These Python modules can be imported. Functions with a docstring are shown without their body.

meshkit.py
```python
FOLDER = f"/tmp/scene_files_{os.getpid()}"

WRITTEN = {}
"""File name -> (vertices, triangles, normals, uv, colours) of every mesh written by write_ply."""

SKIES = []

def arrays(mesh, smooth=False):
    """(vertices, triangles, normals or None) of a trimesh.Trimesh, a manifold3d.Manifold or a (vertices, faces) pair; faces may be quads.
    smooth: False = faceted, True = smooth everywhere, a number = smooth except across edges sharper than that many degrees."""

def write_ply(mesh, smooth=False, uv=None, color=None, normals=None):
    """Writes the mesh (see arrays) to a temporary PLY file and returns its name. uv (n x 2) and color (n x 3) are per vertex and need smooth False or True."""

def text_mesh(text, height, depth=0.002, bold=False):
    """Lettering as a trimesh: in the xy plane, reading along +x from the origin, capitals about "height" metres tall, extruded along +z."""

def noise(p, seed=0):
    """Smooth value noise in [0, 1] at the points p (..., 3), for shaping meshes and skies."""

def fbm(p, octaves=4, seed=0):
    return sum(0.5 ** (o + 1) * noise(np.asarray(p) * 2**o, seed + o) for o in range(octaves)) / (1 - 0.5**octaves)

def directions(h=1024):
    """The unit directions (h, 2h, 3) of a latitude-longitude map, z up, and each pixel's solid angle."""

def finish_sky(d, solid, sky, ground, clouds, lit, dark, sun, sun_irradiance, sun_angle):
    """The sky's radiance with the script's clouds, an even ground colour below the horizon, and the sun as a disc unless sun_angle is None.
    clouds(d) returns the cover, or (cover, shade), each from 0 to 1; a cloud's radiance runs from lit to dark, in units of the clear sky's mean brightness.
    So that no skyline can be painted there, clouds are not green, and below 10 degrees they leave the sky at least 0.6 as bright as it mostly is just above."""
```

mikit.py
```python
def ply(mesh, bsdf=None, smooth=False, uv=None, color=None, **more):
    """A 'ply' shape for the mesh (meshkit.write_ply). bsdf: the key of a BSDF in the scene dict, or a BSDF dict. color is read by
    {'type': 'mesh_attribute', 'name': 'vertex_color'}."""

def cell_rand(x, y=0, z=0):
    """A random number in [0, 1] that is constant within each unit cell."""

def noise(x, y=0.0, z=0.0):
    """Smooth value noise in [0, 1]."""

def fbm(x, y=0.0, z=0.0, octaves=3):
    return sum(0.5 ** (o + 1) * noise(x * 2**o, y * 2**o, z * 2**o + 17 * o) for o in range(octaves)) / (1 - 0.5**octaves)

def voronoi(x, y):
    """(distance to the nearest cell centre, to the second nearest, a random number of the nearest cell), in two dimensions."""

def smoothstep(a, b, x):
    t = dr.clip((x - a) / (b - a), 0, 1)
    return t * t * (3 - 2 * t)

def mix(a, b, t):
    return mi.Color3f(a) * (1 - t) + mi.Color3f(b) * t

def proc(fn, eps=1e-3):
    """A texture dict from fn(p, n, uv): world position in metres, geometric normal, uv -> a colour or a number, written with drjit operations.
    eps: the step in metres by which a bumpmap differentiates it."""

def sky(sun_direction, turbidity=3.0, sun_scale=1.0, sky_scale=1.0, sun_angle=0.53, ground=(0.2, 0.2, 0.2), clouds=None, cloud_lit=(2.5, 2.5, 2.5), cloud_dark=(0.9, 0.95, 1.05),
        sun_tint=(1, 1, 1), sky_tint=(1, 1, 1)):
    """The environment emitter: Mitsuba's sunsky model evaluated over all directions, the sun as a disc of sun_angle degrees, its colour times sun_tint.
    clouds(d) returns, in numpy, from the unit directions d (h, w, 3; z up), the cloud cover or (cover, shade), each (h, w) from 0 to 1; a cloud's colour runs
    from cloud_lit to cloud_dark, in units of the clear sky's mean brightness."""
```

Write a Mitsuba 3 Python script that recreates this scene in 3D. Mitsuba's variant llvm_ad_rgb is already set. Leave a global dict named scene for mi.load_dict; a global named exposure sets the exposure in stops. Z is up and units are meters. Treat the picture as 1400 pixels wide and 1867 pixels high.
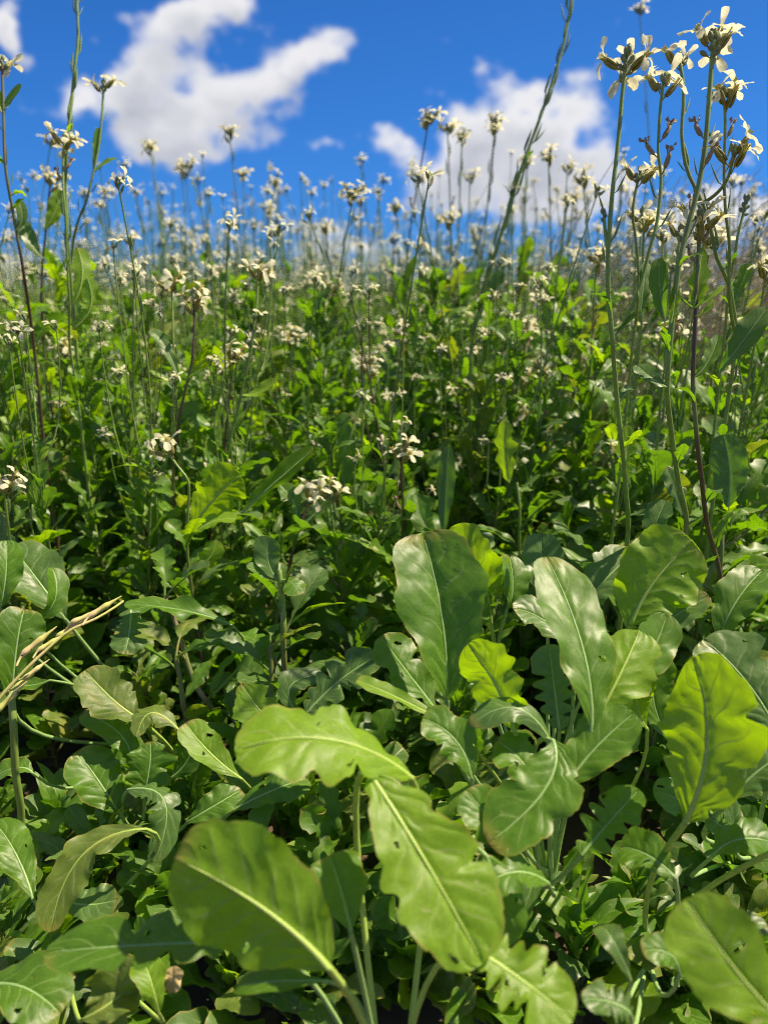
import math, random
import numpy as np, drjit as dr, mitsuba as mi, mikit, meshkit
from mikit import noise, fbm, smoothstep, mix, proc

rng = np.random.default_rng(7)
T4 = mi.ScalarTransform4f
scene, labels = {}, {}

# ------------------------------------------------------------------ camera, sky, exposure
CAM_H, PITCH = 0.39, math.radians(16.2)
CAM = np.array([0.0, 0.0, CAM_H])
FWD = np.array([0, math.cos(PITCH), -math.sin(PITCH)])
UPV = np.array([0, math.sin(PITCH), math.cos(PITCH)])
RGT = np.array([1.0, 0, 0])
scene['camera'] = {
    'type': 'thinlens', 'fov': 53.13, 'fov_axis': 'x', 'near_clip': 0.02, 'far_clip': 2000.0,
    'aperture_radius': 0.0017, 'focus_distance': 0.46,
    'to_world': T4().look_at(origin=CAM.tolist(), target=(CAM + FWD).tolist(), up=[0, 0, 1]),
}
exposure = 2.6
SUN = np.array([0.52, 0.16, 0.84])


def heading(px, py):
    """The direction in which a point of the view lies."""
    return FWD + (px - 700) / 1400 * RGT - (py - 933.5) / 1400 * UPV


def at(px, py, d):
    return CAM + d * heading(px, py)


# cloud puffs: centre and half size on a plane one unit ahead, turn, weight
PUFFS = []
for px, py, rx, ry, turn, w in [
    (320, 62, 130, 52, 8, 1.0), (255, 135, 105, 52, 12, .95), (140, 178, 120, 30, 4, .8), (330, 215, 140, 60, 0, 1.0), (300, 265, 130, 35, -3, .85),
    (430, 175, 70, 36, 20, .8), (520, 125, 85, 30, 24, .85), (605, 75, 80, 28, 32, .7), (660, 25, 62, 28, 10, .7), (430, 35, 62, 34, 0, .8),
    (0, 40, 30, 60, 0, .85), (565, 228, 38, 16, 25, .5), (690, 240, 55, 38, -10, .75), (740, 262, 40, 22, 0, .6),
    (950, 235, 130, 62, 5, 1.0), (870, 280, 95, 70, 0, .95), (1050, 265, 110, 70, 0, 1.0), (1000, 340, 170, 52, 0, .95), (930, 390, 110, 34, 0, .7), (800, 300, 95, 40, 5, .75), (700, 225, 70, 26, -8, .7),
    (560, 393, 62, 24, 0, .85), (630, 440, 105, 32, 0, .85), (560, 515, 200, 46, 0, .8), (1330, 420, 110, 55, 0, .9), (1250, 440, 90, 40, 0, .8), (1380, 143, 26, 16, 0, .55),
    (0, 500, 70, 60, 0, .7), (290, 80, 25, 20, 0, .3), (1400, 310, 30, 16, 0, .35)]:
    h = heading(px, py)
    s = 1 / h[1]
    PUFFS.append((h[0] * s, h[2] * s, rx / 1400 * s, ry / 1400 * s, math.radians(turn), w))


def clouds(d):
    ahead = d[..., 1] > 0.35
    y = np.maximum(d[..., 1], 0.35)
    X, Z = d[..., 0] / y, d[..., 2] / y
    q = np.stack([X * 9, Z * 12, X * 0 + 3.1], -1)
    wx, wz = (meshkit.fbm(q, 4, 5) - .5) * .13, (meshkit.fbm(q + 31, 4, 9) - .5) * .11

    def field(dx, dz):
        out = np.zeros_like(X)
        for cx, cz, rx, rz, turn, w in PUFFS:
            a, b = X + wx + dx - cx, Z + wz + dz - cz
            u, v = (a * math.cos(turn) + b * math.sin(turn)) / rx, (-a * math.sin(turn) + b * math.cos(turn)) / rz
            out = 1 - (1 - out) * (1 - np.clip(w * np.exp(-(u * u + v * v) * 1.1), 0, .97))
        return out
    f = field(0, 0)
    fine = meshkit.fbm(np.stack([X * 30, Z * 40, X * 0], -1), 5, 2) - .5
    g = f + fine * .95
    cov = np.clip((g - .29) / .50, 0, 1)
    cov = cov * cov * (3 - 2 * cov) * .94
    above = field(0.006, 0.028)
    sh = np.clip((above - .45) * .9 + fine * .9 + .12, 0, 1)
    # the rest of the sky: scattered cloud of the same kind
    zz = np.maximum(d[..., 2], .06)
    r = meshkit.fbm(np.stack([d[..., 0] / zz * 1.3, d[..., 1] / zz * 1.3, zz * 0], -1), 5, 21)
    rest = np.clip((r - .56) / .14, 0, 1) * np.clip((d[..., 2] - .05) / .1, 0, 1)
    mixw = np.clip((d[..., 1] - .45) / .2, 0, 1) * np.clip((.62 - d[..., 2]) / .08, 0, 1) * np.clip((.72 - np.abs(X)) / .15, 0, 1)
    return np.where(ahead, cov * mixw, 0) + rest * (1 - mixw), sh * mixw + .3 * (1 - mixw)


scene['sky_light'] = mikit.sky(SUN.tolist(), turbidity=2.6, clouds=clouds, cloud_lit=(4.3, 4.25, 4.25), cloud_dark=(2.2, 2.3, 2.6), sky_tint=(.105, .31, .62), ground=(.06, .09, .03))

# ------------------------------------------------------------------ materials


def rgb(*c):
    return {'type': 'rgb', 'value': list(c)}


def leaf_pattern(uv):
    """(vein strength, midrib strength) from the leaf's own coordinates."""
    v = dr.abs(uv.y - .5) * 2
    q = uv.x * 6.5 - v * 1.9 + .5 * dr.floor(uv.y * 2) + (noise(uv.x * 4, uv.y * 5, 3.0) - .5) * .7
    f = dr.abs(q - dr.floor(q + .5))
    side = (1 - smoothstep(.02, .085, f)) * (1 - .9 * smoothstep(.35, .95, v))
    rib = 1 - smoothstep(.012, .045, v)
    return side, rib


def leaf_bsdf(key, top, under, vein, trans_col, spots=0.0, rough=.48, thru=.43):
    def refl(p, n, uv):
        side, rib = leaf_pattern(uv)
        a = noise(p.x * 9, p.y * 9, p.z * 9)
        b = fbm(p.x * 170, p.y * 170, p.z * 170, 3)
        c = mix(top, under, dr.clip(.15 + .9 * (a - .2) + .5 * (b - .5), 0, 1))
        c = c * (.84 + .32 * b)
        f1, f2, w = mikit.voronoi(uv.x * 30, uv.y * 15)
        c = c * (.90 + .26 * (1 - smoothstep(.02, .16, f2 - f1)))
        c = mix(c, mi.Color3f(vein), dr.clip(.62 * side + .6 * rib, 0, 1))
        if spots:
            s = noise(uv.x * 26 + p.z * 40, uv.y * 13, p.x * 3)
            c = mix(c, mi.Color3f(.34, .34, .09), smoothstep(.80 - .1 * spots, .90, s) * .8)
            big = noise(uv.x * 5, uv.y * 4, p.x * 9)
            c = mix(c, mi.Color3f(.36, .32, .07), smoothstep(.62, .95, big) * spots * .8)
            br = noise(uv.x * 60, uv.y * 32 + 5, p.y * 5)
            c = mix(c, mi.Color3f(.06, .04, .015), smoothstep(.9, .94, br) * spots)
        else:
            s = noise(p.x * 300, p.y * 300, p.z * 300)
            c = mix(c, mi.Color3f(.42, .42, .18), smoothstep(.90, .95, s) * (.55 if key == 'leaf_fresh' else .25))
        v = dr.abs(uv.y - .5) * 2
        worn = noise(p.x * 70, p.y * 70, p.z * 70)
        c = mix(c, mi.Color3f(.30, .27, .05), smoothstep(.90, 1.0, dr.maximum(v, uv.x)) * smoothstep(.35, .7, worn) * .8)
        c = mix(c, mi.Color3f(.13, .08, .03), smoothstep(.965, 1.0, uv.x) * smoothstep(.55, .7, worn))
        return c

    def tran(p, n, uv):
        side, rib = leaf_pattern(uv)
        b = fbm(p.x * 150, p.y * 150, p.z * 150, 3)
        a = noise(p.x * 9 + 4, p.y * 9, p.z * 9)
        c = mi.Color3f(trans_col) * (.72 + .35 * b + .3 * a)
        return c * (1 - .45 * side) * (1 - .45 * rib)
    scene[key] = {'type': 'blendbsdf', 'weight': thru,
                  'a': {'type': 'twosided', 'b': {'type': 'principled', 'base_color': proc(refl), 'roughness': rough, 'specular': .5}},
                  'c': {'type': 'principledthin', 'base_color': proc(tran), 'roughness': .6, 'spec_trans': 0.0, 'diff_trans': 2.0, 'eta': 1.3}}


leaf_bsdf('leaf_mid', (.062, .158, .009), (.118, .242, .016), (.25, .37, .09), (.205, .44, .004), rough=.44)
leaf_bsdf('leaf_blue', (.070, .150, .028), (.126, .225, .052), (.28, .37, .15), (.16, .36, .006), rough=.40)
leaf_bsdf('leaf_fresh', (.120, .245, .007), (.19, .33, .013), (.32, .43, .10), (.42, .70, .004), rough=.5)
leaf_bsdf('leaf_spotted', (.105, .175, .025), (.17, .24, .04), (.32, .35, .13), (.30, .42, .008), spots=.8, rough=.5)
LEAVES = ['leaf_mid'] * 6 + ['leaf_blue'] * 4 + ['leaf_fresh', 'leaf_spotted']


def plain(key, col, rough=.5, spec=.4, var=.3, freq=300, thin=0.0):
    def fn(p, n, uv):
        return mi.Color3f(col) * (1 - var + 2 * var * fbm(p.x * freq, p.y * freq, p.z * freq, 2))
    if thin:
        scene[key] = {'type': 'principledthin', 'base_color': proc(fn), 'roughness': rough, 'spec_trans': 0.0, 'diff_trans': thin, 'eta': 1.3}
    else:
        scene[key] = {'type': 'twosided', 'b': {'type': 'principled', 'base_color': proc(fn), 'roughness': rough, 'specular': spec}}


def stem_col(p, n, uv):
    f = fbm(p.x * 260, p.y * 260, p.z * 130, 2)
    t = dr.clip(smoothstep(.26, .02, p.z) * 1.1 + (noise(p.x * 14, p.y * 14, p.z * 9) - .55) * 1.2, 0, 1)
    c = mix((.175, .275, .045), (.115, .075, .045), t)
    c = c * (.75 + .5 * f)
    return mix(c, mi.Color3f(.36, .40, .28), smoothstep(.86, .93, noise(p.x * 900, p.y * 900, p.z * 500)) * .6)


def purple_col(p, n, uv):
    f = fbm(p.x * 260, p.y * 260, p.z * 130, 2)
    c = mix((.085, .052, .028), (.13, .15, .045), smoothstep(.45, .7, noise(p.x * 20, p.y * 20, p.z * 22)))
    c = c * (.75 + .5 * f)
    return mix(c, mi.Color3f(.34, .26, .26), smoothstep(.6, .85, noise(p.x * 60, p.y * 60, p.z * 70)) * smoothstep(.22, .06, p.z) * .8)


for k, fn in (('stem_green', stem_col), ('stem_purple', purple_col)):
    scene[k] = {'type': 'twosided', 'b': {'type': 'principled', 'base_color': proc(fn), 'roughness': .42, 'specular': .5}}


def petal_col(p, n, uv):
    v = (uv.y - .5) * 2
    q = v * 3.2 + (noise(uv.x * 6, uv.y * 7, 2.0) - .5) * .8
    f = dr.abs(q - dr.floor(q + .5))
    line = (1 - smoothstep(.05, .14, f)) * smoothstep(.25, .5, uv.x) * (1 - smoothstep(.82, 1.0, uv.x))
    c = mix((.76, .77, .34), (.90, .88, .60), smoothstep(.15, .55, uv.x)) * (.92 + .14 * fbm(p.x * 400, p.y * 400, p.z * 400, 2))
    return mix(c, mi.Color3f(.34, .28, .20), line * .55)


scene['petal'] = {'type': 'principledthin', 'base_color': proc(petal_col), 'roughness': .6, 'spec_trans': 0.0, 'diff_trans': .95, 'eta': 1.3}
plain('sepal', (.22, .21, .05), .5, .35, .4)
plain('bud_green', (.17, .21, .10), .55, .35, .55, 700)
plain('withered', (.30, .23, .13), .7, .2, .4, 500)
plain('pod_green', (.15, .24, .08), .45, .4, .3)
plain('dry', (.44, .34, .15), .7, .2, .4, 160)
plain('anther', (.55, .50, .12), .7, .2, .2)


def pod_dry(p, n, uv):
    c = mix((.50, .50, .13), (.66, .50, .24), smoothstep(.3, .7, noise(p.x * 70, p.y * 70, p.z * 70)))
    c = c * (.85 + .3 * fbm(p.x * 300, p.y * 300, p.z * 300, 2))
    return mix(c, mi.Color3f(.10, .03, .05), smoothstep(.86, .90, noise(p.x * 420, p.y * 420, p.z * 420)))


scene['pod_ripe'] = {'type': 'twosided', 'b': {'type': 'principled', 'base_color': proc(pod_dry), 'roughness': .5, 'specular': .4}}


def soil_col(p, n, uv):
    a = fbm(p.x * 40, p.y * 40, p.z * 40, 4)
    near = mix((.055, .038, .025), (.13, .095, .062), a)
    far = mix((.05, .085, .03), (.12, .12, .06), fbm(p.x * 1.5, p.y * 1.5, 0, 4))
    return mix(near, far, smoothstep(6, 14, p.y))


scene['soil'] = {'type': 'twosided', 'b': {'type': 'principled', 'base_color': proc(soil_col), 'roughness': .95, 'specular': .2}}
plain('straw', (.50, .42, .24), .8, .2, .3, 60)
plain('scrub_leaf', (.52, .46, .27), .8, .1, .4, 12)
plain('bark', (.30, .25, .16), .9, .1, .4, 30)

# ------------------------------------------------------------------ mesh helpers


def norm(v):
    v = np.asarray(v, float)
    return v / np.maximum(np.linalg.norm(v, axis=-1, keepdims=True), 1e-12)


def bez(ctrl, t):
    P = [np.asarray(c, float) for c in ctrl]
    t = np.asarray(t, float)[:, None]
    if len(P) == 3:
        return (1 - t)**2 * P[0] + 2 * t * (1 - t) * P[1] + t * t * P[2]
    return (1 - t)**3 * P[0] + 3 * t * (1 - t)**2 * P[1] + 3 * t * t * (1 - t) * P[2] + t**3 * P[3]


def spline(pts, n):
    """A smooth curve through the points."""
    P = np.asarray(pts, float)
    if len(P) < 3:
        return P[0] + np.linspace(0, 1, n)[:, None] * (P[-1] - P[0])
    s = np.concatenate([[0], np.cumsum(np.linalg.norm(np.diff(P, axis=0), axis=1))])
    from scipy.interpolate import PchipInterpolator
    return PchipInterpolator(s / s[-1], P)(np.linspace(0, 1, n))


def tube(P, R, sides=6):
    """(vertices, triangles, uv) of a tapered tube with closed ends."""
    P = np.asarray(P, float)
    n = len(P)
    R = np.broadcast_to(R, (n,)) if np.ndim(R) < 2 else R
    t = norm(np.gradient(P, axis=0))
    a = np.cross(t[0], [0, 0, 1.0] if abs(t[0][2]) < .9 else [1.0, 0, 0])
    A = []
    for k in range(n):
        a = norm(a - t[k] * (a @ t[k]))
        A.append(a)
    A = np.array(A)
    B = np.cross(t, A)
    ang = np.arange(sides) * 2 * np.pi / sides
    v = P[:, None] + R[:, None, None] * (np.cos(ang)[None, :, None] * A[:, None] + np.sin(ang)[None, :, None] * B[:, None])
    i, j = np.meshgrid(np.arange(n - 1), np.arange(sides), indexing='ij')
    a0, a1, b0, b1 = i * sides + j, i * sides + (j + 1) % sides, (i + 1) * sides + j, (i + 1) * sides + (j + 1) % sides
    f = np.concatenate([np.stack([a0, a1, b1], -1).reshape(-1, 3), np.stack([a0, b1, b0], -1).reshape(-1, 3)])
    v = np.concatenate([v.reshape(-1, 3), P[[0, -1]]])
    k = np.arange(sides)
    f = np.concatenate([f, np.stack([(k + 1) % sides, k, k * 0 + n * sides], -1), np.stack([(n - 1) * sides + k, (n - 1) * sides + (k + 1) % sides, k * 0 + n * sides + 1], -1)])
    uv = np.stack([np.repeat(np.linspace(0, 1, n), sides), np.full(n * sides, .5)], -1)
    return v, f, np.concatenate([uv, [[0, .5], [1, .5]]])


def join(*ms):
    v, f, u, k = [], [], [], 0
    for m in ms:
        v.append(m[0]); f.append(m[1] + k); u.append(m[2]); k += len(m[0])
    return np.concatenate(v), np.concatenate(f), np.concatenate(u)


def moved(m, M):
    return m[0] @ M[:3, :3].T + M[:3, 3], m[1], m[2]


def ply(m, bsdf):
    return mikit.ply((m[0], m[1]), bsdf, smooth=True, uv=m[2])


def blade(C, W, hint, fold=.3, prof='entire', ruffle=.08, curl=0.0, bull=0.0, twist=0.0, nu=24, nv=10, seed=0, tipcurl=0.0):
    """A leaf blade along the curve C(t): a rippled sheet with the outline PROF, creased along its midrib. hint: where its upper face looks."""
    r = np.random.default_rng(seed)
    s = np.linspace(0, 1, nu + 1)
    t = .45 * s + .55 * (.5 - .5 * np.cos(np.pi * s))
    t = np.clip(t, 0, 1)
    P = C(t)
    tan = norm(np.gradient(P, t, axis=0))
    hint = norm(np.asarray(hint, float))
    side = norm(np.cross(hint, tan))
    nor = np.cross(tan, side)
    if twist:
        th = twist * (t - .4)[:, None]
        side, nor = side * np.cos(th) + nor * np.sin(th), nor * np.cos(th) - side * np.sin(th)
    a, b, notches, teeth = {'entire': (.95, .42, 0, .05), 'wavy': (.85, .45, 3, .09), 'lobed': (.55, .45, 4, .07), 'narrow': (.8, .85, 0, .05), 'toothed': (.75, .62, 0, .16), 'round': (.7, .36, 0, .045), 'petal': (1.5, .28, 0, .02)}[prof]
    peak = a / (a + b)
    base = np.clip(t, 1e-4, 1)**a * np.clip(1 - t, 0, 1)**b / (peak**a * (1 - peak)**b)
    V = np.linspace(-1, 1, nv + 1)
    wid = {}
    for sgn in (-1, 1):
        w = base.copy()
        k = {'lobed': 4, 'wavy': 3.5, 'toothed': 6, 'petal': 2}.get(prof, 4.5) + r.uniform(-.6, .6)
        ph = r.uniform(0, 6.28)
        off = r.uniform(0, 50)
        edge = lambda fr: meshkit.noise(np.stack([t * fr + off, t * 0, t * 0 + fr], -1), seed) - .5
        saw = (t * k * 2.1 + edge(5) * 1.2 + ph) % 1.0
        w *= 1 + teeth * (1.1 * np.sin(2 * np.pi * k * .6 * t + ph) + 2.6 * edge(4.5) + 2.0 * edge(11) + .8 * (saw - .5))
        if notches:
            for q in range(notches):
                c = (.14 + .46 * q / max(notches - 1, 1)) + r.uniform(-.05, .05)
                dep = r.uniform(.4, .8) if prof == 'lobed' else r.uniform(.08, .38)
                w *= 1 - dep * np.exp(-((t - c) / r.uniform(.022, .05))**2)
        wid[sgn] = np.maximum(w, .025 * (1 - t)) * W / 2
    X = np.where(V < 0, V, 0)[None] * wid[-1][:, None] + np.where(V > 0, V, 0)[None] * wid[1][:, None]
    f = fold * (1 - .45 * t)[:, None]
    ax = np.abs(X)
    avn = np.abs(V)[None]
    h = ax * np.sin(f) + curl * ax * avn
    ph = r.uniform(0, 6.28, 6)
    kk = r.uniform(1.2, 2.6, 2)
    rip = np.where(V < 0, np.sin(2 * np.pi * kk[0] * t[:, None] + ph[0]) + .5 * np.sin(2 * np.pi * 2.3 * kk[0] * t[:, None] + ph[1]),
                   np.sin(2 * np.pi * kk[1] * t[:, None] + ph[2]) + .5 * np.sin(2 * np.pi * 2.1 * kk[1] * t[:, None] + ph[3]))
    h = h + ruffle * W * rip * avn**2 * np.sin(np.pi * np.clip(t, 0, .98))[:, None]
    if bull:
        q = t[:, None] * 6.5 - avn * 1.9 + .5 * (V > 0)[None] + (meshkit.noise(np.stack([t[:, None] * 5 + 0 * X, V[None] * 3 + 0 * X, 0 * X], -1), seed) - .5) * .7
        h = h + bull * W * (np.abs(np.sin(np.pi * q))**.6 - .5) * avn**.5 * (1 - avn**3)
        h = h - bull * W * .8 * np.exp(-(avn / .08)**2)
    X = X * np.cos(f)
    G = P[:, None] + side[:, None] * X[..., None] + nor[:, None] * h[..., None]
    if bull:
        G = G + nor[:, None] * ((meshkit.fbm(G * 120, 3, seed) - .5) * .032 * W)[..., None]
    n1 = nv + 1
    i, j = np.meshgrid(np.arange(nu), np.arange(nv), indexing='ij')
    q = i * n1 + j
    F = np.concatenate([np.stack([q, q + n1, q + n1 + 1], -1).reshape(-1, 3), np.stack([q, q + n1 + 1, q + 1], -1).reshape(-1, 3)])
    UV = np.stack([np.broadcast_to(t[:, None], X.shape), np.broadcast_to(V[None] * .5 + .5, X.shape)], -1).reshape(-1, 2)
    return G.reshape(-1, 3), F, UV


def placed(origin, az=0.0, el=0.0, roll=0.0, s=1.0):
    """Matrix that turns local +x to the heading az and elevation el, rolls round it, scales and moves it."""
    ca, sa, ce, se, cr, sr = math.cos(az), math.sin(az), math.cos(el), math.sin(el), math.cos(roll), math.sin(roll)
    x = np.array([ca * ce, sa * ce, se])
    y0, z0 = np.array([-sa, ca, 0]), np.array([-ca * se, -sa * se, ce])
    y, z = cr * y0 + sr * z0, cr * z0 - sr * y0
    M = np.eye(4)
    M[:3, 0], M[:3, 1], M[:3, 2], M[:3, 3] = x * s, y * s, z * s, origin
    return M


def along(origin, axis, spin=0.0, s=1.0):
    """Matrix that turns local +z to AXIS."""
    z = norm(axis)
    x = norm(np.cross([0, 1.0, 0] if abs(z[1]) < .9 else [1.0, 0, 0], z))
    y = np.cross(z, x)
    x, y = x * math.cos(spin) + y * math.sin(spin), y * math.cos(spin) - x * math.sin(spin)
    M = np.eye(4)
    M[:3, 0], M[:3, 1], M[:3, 2], M[:3, 3] = x * s, y * s, z * s, origin
    return M


# ------------------------------------------------------------------ banks of leaves, flowers, buds and pods (unit leaves along +x, flowers along +z)


def unit_leaf(prof, droop, fold, width, petiole, nu, nv, seed, ruffle=.09, curl=0.0, twist=0.0):
    ctrl = [np.array([0, 0, 0]), np.array([.33, 0, .10 + .1 * droop]), np.array([.72, 0, .16 - .12 * droop]), np.array([1.0, 0, .12 - .55 * droop])]
    C = lambda t: bez(ctrl, petiole + (1 - petiole) * t)
    b = blade(C, width, (0, 0, 1), fold, prof, ruffle, curl, 0, twist, nu, nv, seed)
    p = tube(bez(ctrl, np.linspace(0, petiole + .42, 6)) - [0, 0, .006], np.linspace(.022, .006, 6), 4)
    return join(b, p)


SHAPES = [('wavy', .1, .45, .36, .22), ('lobed', .45, .25, .42, .2), ('lobed', .25, .3, .42, .15), ('narrow', .15, .4, .24, .08), ('toothed', .3, .35, .30, .1), ('round', .6, .2, .46, .3),
          ('lobed', .6, .2, .50, .2), ('wavy', -.1, .5, .38, .2), ('entire', .75, .15, .40, .22), ('narrow', .5, .3, .22, .06), ('toothed', -.1, .5, .30, .08), ('wavy', .9, .1, .44, .25),
          ('lobed', .0, .45, .40, .12), ('lobed', .45, .1, .44, .18), ('toothed', .75, .2, .30, .1), ('narrow', .85, .5, .24, .08), ('wavy', .2, .7, .44, .22), ('entire', -.2, .6, .36, .2)]
BANK, FINE = [], []
for k, (p, dr_, fo, w, pe) in enumerate(SHAPES):
    tw = rng.uniform(-1.5, 1.5)
    BANK.append(unit_leaf(p, dr_, fo, w, pe, 14, 6, 100 + k, .10, rng.uniform(-.3, .2), tw))
    FINE.append(unit_leaf(p, dr_, fo, w, pe, 30, 12, 100 + k, .10, rng.uniform(-.3, .2), tw))
leaf_plys = {}


def leaf_ply(k, bsdf, fine):
    if (k, bsdf, fine) not in leaf_plys:
        leaf_plys[k, bsdf, fine] = ply((FINE if fine else BANK)[k], bsdf)
    return leaf_plys[k, bsdf, fine]


def petal_mesh(az, lift, size, nu, nv, seed):
    r = np.random.default_rng(seed)
    ca, sa = math.cos(az), math.sin(az)
    out = lambda x, z: np.array([ca * x, sa * x, z])
    ctrl = [out(.0006, .0125), out(.001, .0165), out(.0047 * size, .0176 + lift * .4), out(.0102 * size, .0148 + lift)]
    return blade(lambda t: bez(ctrl, t), .0049 * size, (0, 0, 1), r.uniform(-.25, .35), 'petal', .12, r.uniform(-.3, .3), 0, r.uniform(-1.2, 1.2), nu, nv, seed)


def calyx_mesh(sides):
    z = np.array([0, .003, .0045, .0055, .008, .0115, .0135])
    rr = np.array([.00035, .0004, .0005, .0013, .0016, .0014, .0009])
    bend = np.stack([.0012 * np.sin(z * 150), z * 0, z], -1)
    parts = [tube(bend, rr, sides)]
    if sides > 5:
        for k in range(4):
            a = k * np.pi / 2 + .4
            o = np.array([math.cos(a), math.sin(a), 0])
            zz = np.array([.0052, .008, .0115, .0148])
            parts.append(tube(o * np.array([.0009, .0014, .0014, .0013])[:, None] + np.stack([zz * 0, zz * 0, zz], -1), np.array([.0006, .0009, .0008, .0002]), 5))
    return join(*parts)


anthers = join(*[tube([[math.cos(a) * .0008, math.sin(a) * .0008, .012], [math.cos(a) * .0012, math.sin(a) * .0012, .0178 + .0006 * (k % 2)]], [.00025, .0005], 4) for k, a in enumerate(np.arange(5) * 1.2566)])
P_CALYX, P_ANTHER = ply(calyx_mesh(8), 'sepal'), ply(anthers, 'anther')
CALYX_LOW = calyx_mesh(4)
FLOWERS, PETALS_LOW = [], []
for k in range(7):
    r = np.random.default_rng(50 + k)
    args = [(q * np.pi / 2 + r.uniform(-.3, .3), r.uniform(-.006, .004) if r.random() < .75 else r.uniform(.004, .008), r.uniform(.85, 1.1)) for q in range(4)]
    FLOWERS.append([ply(petal_mesh(*a, 12, 6, 60 + 9 * k + q), 'petal') for q, a in enumerate(args)])
    PETALS_LOW.append(join(*[petal_mesh(*a, 4, 2, 60 + 9 * k + q) for q, a in enumerate(args)]))


def bud_mesh(sides):
    z = np.array([0, .003, .0045, .0055, .0075, .0095, .0106])
    return tube(np.stack([z * 0, z * 0, z], -1), np.array([.0004, .00045, .0007, .0014, .0018, .0014, .0004]), sides)


P_BUD, BUD_LOW = ply(bud_mesh(8), 'bud_green'), bud_mesh(4)


def withered_mesh(seed):
    r = np.random.default_rng(seed)
    ps = [calyx_mesh(5)]
    for k in range(4):
        a = k * 1.57 + r.uniform(-.4, .4)
        ctrl = [np.array([0, 0, .012]), np.array([math.cos(a) * .0008, math.sin(a) * .0008, .016]), np.array([math.cos(a) * .003, math.sin(a) * .003, .0175 + r.uniform(-.001, .003)])]
        ps.append(blade(lambda t: bez(ctrl, t), .003, (math.cos(a), math.sin(a), .3), .8, 'petal', .3, 0, 0, 2, 6, 4, seed + k))
    return join(*ps)


P_WITHER = [ply(withered_mesh(5), 'withered'), ply(withered_mesh(15), 'withered')]


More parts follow.
